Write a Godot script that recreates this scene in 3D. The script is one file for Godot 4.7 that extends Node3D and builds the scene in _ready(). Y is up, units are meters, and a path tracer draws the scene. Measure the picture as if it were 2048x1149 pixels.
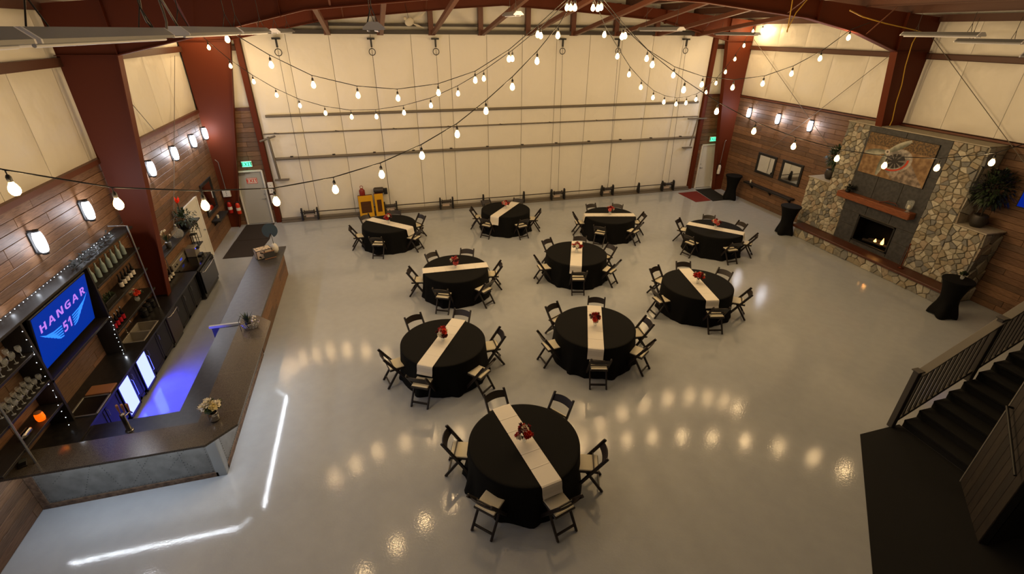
extends Node3D
# A hangar set for a banquet, seen from the gallery at one end. Metres, y up, camera above the origin looking to -z.
const XL := -5.816      # wood face of the bar side wall
const XR := 15.86       # wood face of the fireplace side wall
const ZF := -19.774     # far wall, with the hangar door
const ZB := 3.6         # wall behind the camera
const XM := 5.02        # ridge line
const EAVE := 7.35
var rng := RandomNumberGenerator.new()
var used := {}
var M := {}

# ------------------------------------------------------------------ mesh collector
class Shape:
	var v := PackedVector3Array()
	var n := PackedVector3Array()
	var uv := PackedVector2Array()
	func tri(a: Vector3, b: Vector3, c: Vector3, na: Vector3, nb: Vector3, nc: Vector3) -> void:
		if (c - a).cross(b - a).dot(na + nb + nc) < 0.0:
			v.append_array([a, c, b]); n.append_array([na, nc, nb])
		else:
			v.append_array([a, b, c]); n.append_array([na, nb, nc])
		uv.append_array([Vector2.ZERO, Vector2.ZERO, Vector2.ZERO])
	func flat(a: Vector3, b: Vector3, c: Vector3, out: Vector3) -> void:
		var m := (c - a).cross(b - a)
		if m.length_squared() < 1e-16: return
		m = m.normalized()
		if m.dot(out) < 0.0: m = -m
		tri(a, b, c, m, m, m)
	func quad(a: Vector3, b: Vector3, c: Vector3, d: Vector3, out: Vector3) -> void:
		flat(a, b, c, out); flat(a, c, d, out)
	func uvquad(a: Vector3, b: Vector3, c: Vector3, d: Vector3, out: Vector3) -> void:   # a = top left, clockwise seen from the front
		v.append_array([a, b, c, a, c, d]); n.append_array([out, out, out, out, out, out])
		uv.append_array([Vector2(0, 0), Vector2(1, 0), Vector2(1, 1), Vector2(0, 0), Vector2(1, 1), Vector2(0, 1)])
	func box(c: Vector3, s: Vector3, bev := 0.0, bs := Basis.IDENTITY) -> void:
		var h := s * 0.5
		var e: float = minf(bev, minf(h.x, minf(h.y, h.z)) * 0.9)
		for ax in 3:
			var a1 := (ax + 1) % 3
			var a2 := (ax + 2) % 3
			for sg in [-1.0, 1.0]:
				var p := []
				for k in [[-1, -1], [1, -1], [1, 1], [-1, 1]]:
					var q := Vector3.ZERO
					q[ax] = sg * h[ax]; q[a1] = k[0] * (h[a1] - e); q[a2] = k[1] * (h[a2] - e)
					p.append(c + bs * q)
				var o := Vector3.ZERO
				o[ax] = sg
				quad(p[0], p[1], p[2], p[3], bs * o)
		if e <= 0.0: return
		for ax in 3:
			var a1 := (ax + 1) % 3
			var a2 := (ax + 2) % 3
			for s1 in [-1.0, 1.0]:
				for s2 in [-1.0, 1.0]:
					var p := []
					for k in [[-1, 0], [1, 0], [1, 1], [-1, 1]]:
						var q := Vector3.ZERO
						q[ax] = k[0] * (h[ax] - e)
						q[a1] = s1 * (h[a1] - (e if k[1] == 0 else 0.0)); q[a2] = s2 * (h[a2] - (0.0 if k[1] == 0 else e))
						p.append(c + bs * q)
					var o := Vector3.ZERO
					o[a1] = s1; o[a2] = s2
					quad(p[0], p[1], p[2], p[3], bs * o)
		for sx in [-1.0, 1.0]:
			for sy in [-1.0, 1.0]:
				for sz in [-1.0, 1.0]:
					flat(c + bs * Vector3(sx * h.x, sy * (h.y - e), sz * (h.z - e)), c + bs * Vector3(sx * (h.x - e), sy * h.y, sz * (h.z - e)), c + bs * Vector3(sx * (h.x - e), sy * (h.y - e), sz * h.z), bs * Vector3(sx, sy, sz))
	func bx(x0: float, x1: float, y0: float, y1: float, z0: float, z1: float, bev := 0.0) -> void:
		box(Vector3(x0 + x1, y0 + y1, z0 + z1) * 0.5, Vector3(absf(x1 - x0), absf(y1 - y0), absf(z1 - z0)), bev)
	func bar(a: Vector3, b: Vector3, w: float, t: float, up := Vector3.UP, bev := 0.0) -> void:   # a beam from a to b, w wide (sideways), t thick (towards up)
		var d := (b - a).normalized()
		var s := d.cross(up)
		if s.length() < 0.01: s = d.cross(Vector3.RIGHT)
		s = s.normalized()
		box((a + b) * 0.5, Vector3(w, t, (b - a).length()), bev, Basis(s, s.cross(d) * -1.0, d))
	func tube(p: Array, r, seg := 8, caps := true) -> void:
		var rings := []
		var ref := Vector3.UP
		for i in p.size():
			var d: Vector3 = (p[mini(i + 1, p.size() - 1)] - p[maxi(i - 1, 0)]).normalized()
			if absf(d.dot(ref)) > 0.95: ref = Vector3.RIGHT if absf(d.x) < 0.8 else Vector3.FORWARD
			var s := d.cross(ref).normalized()
			ref = s.cross(d).normalized()
			var rr: float = r[i] if r is Array else r
			var ring := []
			for k in seg:
				var a := TAU * k / seg
				var o := s * cos(a) + ref * sin(a)
				ring.append([p[i] + o * rr, o])
			rings.append(ring)
		for i in p.size() - 1:
			for k in seg:
				var a = rings[i][k]; var b = rings[i][(k + 1) % seg]; var c = rings[i + 1][(k + 1) % seg]; var d = rings[i + 1][k]
				tri(a[0], b[0], c[0], a[1], b[1], c[1]); tri(a[0], c[0], d[0], a[1], c[1], d[1])
		if caps:
			for e in [0, p.size() - 1]:
				var o: Vector3 = (p[0] - p[1]) if e == 0 else (p[e] - p[e - 1])
				for k in range(1, seg - 1): flat(rings[e][0][0], rings[e][k][0], rings[e][k + 1][0], o)
	func lathe(pr: Array, seg := 20, xf := Transform3D.IDENTITY) -> void:     # Vector2(radius, height) from one end to the other, outside on the side of growing radius
		var nn := []
		for i in pr.size():
			var d: Vector2 = pr[mini(i + 1, pr.size() - 1)] - pr[maxi(i - 1, 0)]
			nn.append(Vector2(d.y, -d.x).normalized())
		for i in pr.size() - 1:
			var n0: Vector2 = nn[i]
			var n1: Vector2 = nn[i + 1]
			for k in seg:
				var q := []
				for g in [[i, k, n0], [i, k + 1, n0], [i + 1, k + 1, n1], [i + 1, k, n1]]:
					var a: float = TAU * g[1] / seg
					var pt: Vector2 = pr[g[0]]
					var m: Vector2 = g[2]
					q.append([xf * Vector3(pt.x * cos(a), pt.y, pt.x * sin(a)), (xf.basis * Vector3(m.x * cos(a), m.y, m.x * sin(a))).normalized()])
				if pr[i].x > 1e-5: tri(q[0][0], q[1][0], q[2][0], q[0][1], q[1][1], q[2][1])
				if pr[i + 1].x > 1e-5: tri(q[0][0], q[2][0], q[3][0], q[0][1], q[2][1], q[3][1])
	func ball(c: Vector3, r: Vector3, seg := 12, rows := 8, bs := Basis.IDENTITY) -> void:
		for i in rows:
			for k in seg:
				var q := []
				for g in [[i, k], [i, k + 1], [i + 1, k + 1], [i + 1, k]]:
					var la: float = PI * (float(g[0]) / rows - 0.5)
					var lo: float = TAU * g[1] / seg
					var o := Vector3(cos(la) * cos(lo), sin(la), cos(la) * sin(lo))
					q.append([c + bs * (o * r), (bs * (o / r)).normalized()])
				if i > 0: tri(q[0][0], q[1][0], q[2][0], q[0][1], q[1][1], q[2][1])
				if i < rows - 1: tri(q[0][0], q[2][0], q[3][0], q[0][1], q[2][1], q[3][1])
	func prism(poly: PackedVector2Array, h0: float, h1: float, xf := Transform3D.IDENTITY) -> void:   # polygon in local x,y pulled along local z
		var t := Geometry2D.triangulate_polygon(poly)
		for i in range(0, t.size(), 3):
			for h in [h0, h1]:
				var q := []
				for k in 3: q.append(xf * Vector3(poly[t[i + k]].x, poly[t[i + k]].y, h))
				flat(q[0], q[1], q[2], xf.basis.z * (h - (h0 + h1) * 0.5))
		var cw := -1.0 if Geometry2D.is_polygon_clockwise(poly) else 1.0
		for i in poly.size():
			var a := poly[i]
			var b := poly[(i + 1) % poly.size()]
			var o := Vector2(b.y - a.y, a.x - b.x) * cw
			quad(xf * Vector3(a.x, a.y, h0), xf * Vector3(b.x, b.y, h0), xf * Vector3(b.x, b.y, h1), xf * Vector3(a.x, a.y, h1), xf.basis * Vector3(o.x, o.y, 0))
	func mesh() -> ArrayMesh:
		var a := []
		a.resize(Mesh.ARRAY_MAX)
		a[Mesh.ARRAY_VERTEX] = v; a[Mesh.ARRAY_NORMAL] = n; a[Mesh.ARRAY_TEX_UV] = uv
		var m := ArrayMesh.new()
		m.add_surface_from_arrays(Mesh.PRIMITIVE_TRIANGLES, a)
		return m

# ------------------------------------------------------------------ naming and placing
func numbered(called: String) -> String:
	if not used.has(called):
		used[called] = 0
		return called
	used[called] += 1
	return "%s_%03d" % [called, used[called]]
func tag(o: Node, label: String, category: String, group := "") -> Node:
	o.set_meta("label", label); o.set_meta("category", category)
	if group: o.set_meta("group", group)
	return o
func thing(called: String, label: String, category: String, at := Vector3.ZERO, turn := 0.0, group := "") -> Node3D:
	var o := Node3D.new()
	o.name = numbered(called)
	add_child(o, true)
	o.position = at; o.rotation.y = turn
	tag(o, label, category, group)
	return o
func put(called: String, s, m: Material, parent: Node = self, at := Vector3.ZERO) -> MeshInstance3D:
	var o := MeshInstance3D.new()
	o.name = numbered(called) if parent == self else called
	o.mesh = s.mesh() if s is Shape else s
	o.material_override = m
	o.position = at
	o.cast_shadow = GeometryInstance3D.SHADOW_CASTING_SETTING_ON
	parent.add_child(o, true)
	return o
func setting(called: String) -> Node3D:
	var o := Node3D.new()
	o.name = called
	o.set_meta("kind", "structure")
	add_child(o, true)
	return o
func copy(o: Node3D, at: Vector3, turn: float, label := "", group := "") -> Node3D:
	var r: Node3D = o.duplicate()
	var base := String(o.name)
	r.name = numbered(base)
	add_child(r, true)
	r.position = at; r.rotation.y = turn
	if label: r.set_meta("label", label)
	if group: r.set_meta("group", group)
	return r
func S() -> Shape: return Shape.new()
func V(x: float, y: float, z: float) -> Vector3: return Vector3(x, y, z)
func omni(parent: Node, at: Vector3, c: Color, e: float, size := 0.04) -> void:
	var l := OmniLight3D.new()
	l.name = "light"
	l.light_color = c; l.light_energy = e; l.light_size = size; l.omni_range = 40.0; l.omni_attenuation = 2.0; l.shadow_enabled = true
	l.position = at
	parent.add_child(l, true)
func area(parent: Node, at: Vector3, towards: Vector3, w: float, h: float, c: Color, e: float) -> void:   # shines along -z of its own
	var l := AreaLight3D.new()
	l.name = "light"
	l.light_color = c; l.light_energy = e; l.area_size = Vector2(w, h); l.area_range = 40.0; l.area_attenuation = 2.0; l.shadow_enabled = true
	l.area_normalize_energy = true
	var up := Vector3.UP if absf(towards.normalized().y) < 0.9 else Vector3.RIGHT
	l.transform = Transform3D(Basis.looking_at(towards, up), at)
	parent.add_child(l, true)

# ------------------------------------------------------------------ materials
func mat(c: Color, rough := 0.6, metal := 0.0, spec := 0.5) -> StandardMaterial3D:
	var m := StandardMaterial3D.new()
	m.albedo_color = c; m.roughness = rough; m.metallic = metal; m.metallic_specular = spec
	return m
func glow(c: Color, e: float) -> StandardMaterial3D:
	var m := mat(c, 0.5)
	m.emission_enabled = true; m.emission = c; m.emission_energy_multiplier = e
	return m
func screen_mat(c: Color, e: float) -> StandardMaterial3D:
	var m := glow(c, e)
	m.albedo_color = Color(0.01, 0.01, 0.012)
	m.roughness = 0.5
	m.metallic_specular = 0.2
	return m
func noise_tex(sd: int, freq: float, ramp: Array, size := 256, kind := FastNoiseLite.TYPE_SIMPLEX_SMOOTH, oct := 4, sx := 1, sy := 1) -> ImageTexture:
	var f := FastNoiseLite.new()
	f.seed = sd; f.noise_type = kind; f.frequency = freq; f.fractal_octaves = oct
	var g := f.get_seamless_image(size / sx, size / sy)
	if sx != 1 or sy != 1: g.resize(size, size, Image.INTERPOLATE_CUBIC)
	var out := Image.create(size, size, false, Image.FORMAT_RGB8)
	for y in size:
		for x in size:
			var t := g.get_pixel(x, y).r * (ramp.size() - 1)
			var i := mini(int(t), ramp.size() - 2)
			out.set_pixel(x, y, (ramp[i] as Color).lerp(ramp[i + 1], t - i))
	return ImageTexture.create_from_image(out)
func bump_tex(sd: int, freq: float, strength: float, size := 256, oct := 3) -> ImageTexture:
	var f := FastNoiseLite.new()
	f.seed = sd; f.noise_type = FastNoiseLite.TYPE_SIMPLEX_SMOOTH; f.frequency = freq; f.fractal_octaves = oct
	var g := f.get_seamless_image(size, size)
	g.convert(Image.FORMAT_RGBA8)
	g.bump_map_to_normal_map(strength)
	return ImageTexture.create_from_image(g)
func textured(t: Texture2D, scale: Vector3, rough: float, tint := Color.WHITE, world := true) -> StandardMaterial3D:
	var m := mat(tint, rough)
	m.albedo_texture = t
	m.uv1_triplanar = true; m.uv1_world_triplanar = world; m.uv1_scale = scale
	return m
func grey(a: float) -> Color: return Color(a, a, a)
func make_materials() -> void:
	var grain := noise_tex(5, 0.02, [Color(0.62, 0.60, 0.58), Color(0.85, 0.83, 0.80), Color(1, 1, 1), Color(0.78, 0.75, 0.72)], 256, FastNoiseLite.TYPE_SIMPLEX_SMOOTH, 5, 1, 1)
	# planks: grain runs along z on the side walls (world triplanar squeezed along z) and along x on the far wall
	var tones := [Color(0.45, 0.33, 0.24), Color(0.49, 0.365, 0.265), Color(0.40, 0.30, 0.22), Color(0.52, 0.39, 0.285), Color(0.42, 0.325, 0.25), Color(0.46, 0.34, 0.24)]
	M.plank_z = []; M.plank_x = []
	for c in tones:
		M.plank_z.append(textured(grain, Vector3(1.3, 9.0, 0.55), 0.62, c))
		M.plank_x.append(textured(grain, Vector3(0.55, 9.0, 1.3), 0.62, c))
	M.gap = mat(Color(0.09, 0.06, 0.045), 0.9)
	M.white_fabric = mat(Color(0.86, 0.845, 0.80), 0.42)
	M.white_fabric.normal_enabled = true
	M.white_fabric.normal_texture = bump_tex(31, 0.012, 5.0, 256, 3)
	M.white_fabric.normal_scale = 0.35
	M.white_fabric.uv1_triplanar = true; M.white_fabric.uv1_world_triplanar = true; M.white_fabric.uv1_scale = Vector3(0.5, 0.5, 0.5)
	M.seam = mat(Color(0.60, 0.56, 0.49), 0.7)
	M.red_steel = mat(Color(0.34, 0.14, 0.055), 0.55, 0.0, 0.3)
	M.red_dark = mat(Color(0.36, 0.12, 0.075), 0.5)
	M.red_brown = mat(Color(0.36, 0.19, 0.11), 0.5)
	M.girt = mat(Color(0.30, 0.17, 0.11), 0.55)
	M.dark_steel = mat(Color(0.17, 0.14, 0.12), 0.5)
	M.pipe_grey = mat(Color(0.40, 0.37, 0.33), 0.5)
	M.black_metal = mat(Color(0.055, 0.05, 0.048), 0.5)
	M.galv = mat(Color(0.62, 0.63, 0.63), 0.38, 0.85)
	M.fixture = mat(Color(0.40, 0.40, 0.41), 0.45)
	M.fixture_white = mat(Color(0.82, 0.82, 0.84), 0.4)
	M.white_paint = mat(Color(0.84, 0.84, 0.82), 0.45)
	M.grey_paint = mat(Color(0.66, 0.66, 0.64), 0.45)
	M.floor = textured(noise_tex(11, 0.02, [Color(0.615, 0.635, 0.66), Color(0.625, 0.645, 0.67), Color(0.635, 0.655, 0.68)], 256, FastNoiseLite.TYPE_SIMPLEX_SMOOTH, 4), Vector3(0.6, 0.6, 0.6), 0.10)
	M.floor.normal_enabled = true
	M.floor.normal_texture = bump_tex(3, 0.07, 4.0, 512, 2)
	M.floor.normal_scale = 0.035
	M.floor.metallic_specular = 0.55
	M.cloth = mat(Color(0.020, 0.019, 0.018), 0.85, 0.0, 0.3)
	M.spandex = mat(Color(0.014, 0.0135, 0.014), 0.8, 0.0, 0.3)
	M.runner = mat(Color(0.84, 0.82, 0.78), 0.75)
	M.chair = mat(Color(0.095, 0.052, 0.034), 0.45)
	M.pad = mat(Color(0.82, 0.79, 0.70), 0.55)
	M.glass = mat(Color(0.93, 0.96, 0.95, 0.16), 0.04)
	M.glass.transparency = BaseMaterial3D.TRANSPARENCY_ALPHA
	M.mirror = mat(Color(0.90, 0.91, 0.91), 0.02, 1.0)
	M.wire = mat(Color(0.045, 0.042, 0.04), 0.6)
	M.carpet = textured(noise_tex(8, 0.25, [Color(0.045, 0.043, 0.042), Color(0.075, 0.07, 0.068)], 128, FastNoiseLite.TYPE_SIMPLEX_SMOOTH, 2), Vector3(2.5, 2.5, 2.5), 0.95)
	M.carpet_black = textured(noise_tex(9, 0.25, [Color(0.012, 0.0115, 0.012), Color(0.026, 0.025, 0.025)], 128, FastNoiseLite.TYPE_SIMPLEX_SMOOTH, 2), Vector3(2.5, 2.5, 2.5), 0.95)
	M.mat_brown = textured(noise_tex(10, 0.25, [Color(0.13, 0.10, 0.085), Color(0.18, 0.14, 0.115)], 128, FastNoiseLite.TYPE_SIMPLEX_SMOOTH, 2), Vector3(2.5, 2.5, 2.5), 0.95)
	M.mat_red = textured(noise_tex(12, 0.25, [Color(0.36, 0.07, 0.05), Color(0.45, 0.10, 0.07)], 128, FastNoiseLite.TYPE_SIMPLEX_SMOOTH, 2), Vector3(2.5, 2.5, 2.5), 0.95)
	M.granite = textured(noise_tex(21, 0.13, [Color(0.09, 0.085, 0.08), Color(0.27, 0.25, 0.23), Color(0.37, 0.345, 0.315), Color(0.16, 0.15, 0.14), Color(0.60, 0.565, 0.52)], 512, FastNoiseLite.TYPE_CELLULAR, 2), Vector3(0.9, 0.9, 0.9), 0.16)
	M.laminate = textured(noise_tex(22, 0.03, [Color(0.175, 0.17, 0.172), Color(0.22, 0.215, 0.215), Color(0.26, 0.255, 0.25)], 256), Vector3(0.9, 0.9, 0.9), 0.35)
	M.dark_top = textured(noise_tex(23, 0.04, [Color(0.085, 0.08, 0.078), Color(0.125, 0.118, 0.115), Color(0.165, 0.158, 0.15)], 256), Vector3(0.9, 0.9, 0.9), 0.3)
	M.alu = textured(noise_tex(24, 0.02, [Color(0.43, 0.43, 0.42), Color(0.49, 0.49, 0.48), Color(0.53, 0.53, 0.52)], 256), Vector3(0.7, 0.7, 0.7), 0.42)
	M.alu.metallic = 0.55
	M.rivet = mat(Color(0.30, 0.30, 0.30), 0.5, 0.6)
	M.rust = textured(noise_tex(25, 0.03, [Color(0.26, 0.20, 0.16), Color(0.40, 0.31, 0.24), Color(0.50, 0.42, 0.34)], 256), Vector3(1.2, 1.2, 1.2), 0.6)
	M.rust.metallic = 0.3
	M.cabinet = mat(Color(0.075, 0.068, 0.066), 0.5)
	M.cabinet_line = mat(Color(0.035, 0.032, 0.03), 0.6)
	M.shelf = textured(grain, Vector3(3, 9, 0.7), 0.5, Color(0.135, 0.122, 0.112))
	M.appliance = mat(Color(0.075, 0.073, 0.073), 0.28, 0.2)
	M.stainless = mat(Color(0.62, 0.60, 0.56), 0.32, 0.45)
	M.chrome = mat(Color(0.80, 0.80, 0.80), 0.12, 1.0)
	M.board = mat(Color(0.56, 0.38, 0.25), 0.5)
	M.slate = textured(noise_tex(26, 0.03, [Color(0.15, 0.15, 0.155), Color(0.21, 0.21, 0.215), Color(0.26, 0.255, 0.255)], 256), Vector3(0.8, 0.8, 0.8), 0.55)
	M.stones = []
	for c in [Color(0.60, 0.58, 0.52), Color(0.68, 0.66, 0.60), Color(0.50, 0.49, 0.45), Color(0.57, 0.53, 0.45), Color(0.72, 0.70, 0.64), Color(0.47, 0.47, 0.46), Color(0.62, 0.57, 0.50)]:
		M.stones.append(textured(noise_tex(40 + M.stones.size(), 0.03, [Color(0.80, 0.79, 0.77), Color(1, 1, 1), Color(0.88, 0.86, 0.83)], 128), Vector3(1.5, 1.5, 1.5), 0.85, c))
	M.mortar = mat(Color(0.40, 0.37, 0.32), 0.95)
	M.cap_stone = textured(noise_tex(50, 0.03, [Color(0.58, 0.55, 0.49), Color(0.67, 0.64, 0.58)], 128), Vector3(1.2, 1.2, 1.2), 0.8)
	M.timber = textured(grain, Vector3(6, 6, 0.7), 0.45, Color(0.50, 0.28, 0.15))
	M.timber_dark = textured(grain, Vector3(6, 6, 0.7), 0.4, Color(0.31, 0.16, 0.095))
	M.rail = mat(Color(0.25, 0.235, 0.22), 0.5)
	M.rail_top = mat(Color(0.42, 0.405, 0.38), 0.55)
	M.leaf = mat(Color(0.12, 0.19, 0.08), 0.6)
	M.leaf.backlight_enabled = true; M.leaf.backlight = Color(0.08, 0.12, 0.04)
	M.leaf2 = mat(Color(0.20, 0.27, 0.16), 0.6)
	M.leaf_dark = mat(Color(0.05, 0.075, 0.048), 0.65)
	M.stem = mat(Color(0.16, 0.13, 0.07), 0.8)
	M.bloom_red = mat(Color(0.62, 0.055, 0.05), 0.7)
	M.bloom_orange = mat(Color(0.82, 0.22, 0.08), 0.7)
	M.bloom_pink = mat(Color(0.78, 0.36, 0.33), 0.7)
	M.bloom_white = mat(Color(0.86, 0.83, 0.74), 0.7)
	M.bloom_dark = mat(Color(0.30, 0.04, 0.05), 0.7)
	M.bulb = glow(Color(1.0, 0.80, 0.50), 22.0)
	M.sconce = glow(Color(0.93, 0.95, 1.0), 7.0)
	M.led_white = glow(Color(0.92, 0.96, 1.0), 20.0)
	M.bead = glow(Color(0.92, 0.96, 1.0), 4.0)
	M.led_blue = glow(Color(0.12, 0.20, 1.0), 9.0)
# ------------------------------------------------------------------ shared shapes
func pillow(s: Shape, o: Vector3, u: Vector3, w: Vector3, nrm: Vector3, bulge: float, nu: int, nw: int, wob := 0.0, ph := 0.0) -> void:   # a stuffed fabric sheet with smooth normals
	var f := func(a: float, b: float) -> Vector3:
		var k: float = pow(maxf(4.0 * a * (1.0 - a), 0.0), 0.5) * pow(maxf(4.0 * b * (1.0 - b), 0.0), 0.35)
		var r: float = wob * k * (sin(7.0 * a + 3.0 * b + ph) + 0.6 * sin(15.0 * b - 5.0 * a + 2.0 * ph))
		return o + u * a + w * b + nrm * (bulge * k + r)
	var pts := []
	var ns := []
	for i in nu + 1:
		var pr := []
		var nr := []
		for j in nw + 1:
			var a := float(i) / nu
			var b := float(j) / nw
			pr.append(f.call(a, b))
			var a0: float = clampf(a - 0.03, 0.0, 1.0)
			var a1: float = clampf(a + 0.03, 0.0, 1.0)
			var b0: float = clampf(b - 0.03, 0.0, 1.0)
			var b1: float = clampf(b + 0.03, 0.0, 1.0)
			var m: Vector3 = (f.call(a1, b) - f.call(a0, b)).cross(f.call(a, b1) - f.call(a, b0)).normalized()
			if m.length() < 0.5 or absf(m.dot(nrm)) < 0.3: m = nrm
			nr.append(m if m.dot(nrm) > 0.0 else -m)
		pts.append(pr); ns.append(nr)
	for i in nu:
		for j in nw:
			s.tri(pts[i][j], pts[i + 1][j], pts[i + 1][j + 1], ns[i][j], ns[i + 1][j], ns[i + 1][j + 1])
			s.tri(pts[i][j], pts[i + 1][j + 1], pts[i][j + 1], ns[i][j], ns[i + 1][j + 1], ns[i][j + 1])

var plank_cache := {}
func planks(parent: Node, o: Vector3, u: Vector3, len: float, h: float, nrm: Vector3, mats: Array, row := 0.15, lo := 1.3, hi := 2.9) -> void:   # horizontal boards, each its own piece
	var y := 0.0
	while y < h - 0.02:
		var rh: float = minf(row, h - y)
		var a := -rng.randf_range(0.0, lo)
		while a < len - 0.02:
			var l := snappedf(rng.randf_range(lo, hi), 0.2)
			var a0: float = maxf(a, 0.0)
			var a1: float = minf(a + l, len)
			if len - a1 < 0.25: a1 = len
			if a1 - a0 > 0.05:
				var key := "%.2f_%.2f" % [a1 - a0, rh]
				if not plank_cache.has(key):
					var s := S()
					s.box(Vector3.ZERO, Vector3(a1 - a0 - 0.006, rh - 0.008, 0.022), 0.004)
					plank_cache[key] = s.mesh()
				var b := put("plank", plank_cache[key], mats[rng.randi() % mats.size()], parent)
				b.transform = Transform3D(Basis(u, Vector3.UP, u.cross(Vector3.UP)), o + u * (a0 + a1) * 0.5 + Vector3.UP * (y + rh * 0.5) - nrm * rng.randf_range(0.009, 0.013))
			a = a1 if a1 == len else a + l
		y += rh

func stone_face(parent: Node, o: Vector3, u: Vector3, w: float, h: float, nrm: Vector3, su: float, sv: float, sd: int, depth := 0.04, small_below := 0.0) -> void:   # fieldstones fitted to each other
	var g := RandomNumberGenerator.new()
	g.seed = sd
	var chips := S()
	var sites := []
	var nu := maxi(1, roundi(w / su))
	var nv := maxi(1, roundi(h / sv))
	for j in nv:
		for i in nu:
			sites.append(Vector2((i + 0.5 + (0.25 if j % 2 else -0.25) + g.randf_range(-0.44, 0.44)) * w / nu, (j + 0.5 + g.randf_range(-0.44, 0.44)) * h / nv))
	for p in sites:
		var poly := PackedVector2Array([Vector2(0, 0), Vector2(w, 0), Vector2(w, h), Vector2(0, h)])
		for q in sites:
			if q == p or (q - p).length() > 3.5 * su: continue
			var mid: Vector2 = (p + q) * 0.5
			var d: Vector2 = (q - p).normalized()
			var out := PackedVector2Array()
			for k in poly.size():
				var a := poly[k]
				var b := poly[(k + 1) % poly.size()]
				var da := (a - mid).dot(d)
				var db := (b - mid).dot(d)
				if da <= 0.0: out.append(a)
				if (da < 0.0 and db > 0.0) or (da > 0.0 and db < 0.0): out.append(a.lerp(b, da / (da - db)))
			poly = out
			if poly.size() < 3: break
		if poly.size() < 3: continue
		var c := Vector2.ZERO
		for q in poly: c += q
		c /= poly.size()
		var area_of := 0.0
		for k in poly.size(): area_of += poly[k].cross(poly[(k + 1) % poly.size()]) * 0.5
		var small := absf(area_of) < small_below
		var s: Shape = chips if small else S()
		var off: Vector3 = (o + u * c.x + Vector3.UP * c.y) if small else Vector3.ZERO
		var hgt := depth * g.randf_range(0.5, 1.2)
		var tl := Vector2(g.randf_range(-0.14, 0.14), g.randf_range(-0.14, 0.14))
		var base := []
		var top := []
		for q in poly:
			var d: Vector2 = q - c
			var l := d.length()
			base.append(off + u * (d.x * (1.0 - 0.005 / l)) + Vector3.UP * (d.y * (1.0 - 0.005 / l)))
			var e := d * maxf(0.3, 1.0 - 0.02 / l)
			top.append(off + u * e.x + Vector3.UP * e.y + nrm * (hgt + e.dot(tl)))
		for k in poly.size():
			var k1 := (k + 1) % poly.size()
			s.quad(base[k], base[k1], top[k1], top[k], (base[k] + base[k1] - off * 2.0) + nrm * 0.1)
			s.flat(off + nrm * (hgt + 0.006), top[k], top[k1], nrm)
		var m: Material = M.stones[g.randi() % M.stones.size()]
		if not small: put("stone", s, m, parent, o + u * c.x + Vector3.UP * c.y)
	if chips.v.size() > 0: put("small_stones", chips, M.stones[sd % M.stones.size()], parent).set_meta("kind", "stuff")

func roof_y(x: float) -> float: return EAVE + (10.84 - absf(x - XM)) / 12.0

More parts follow.
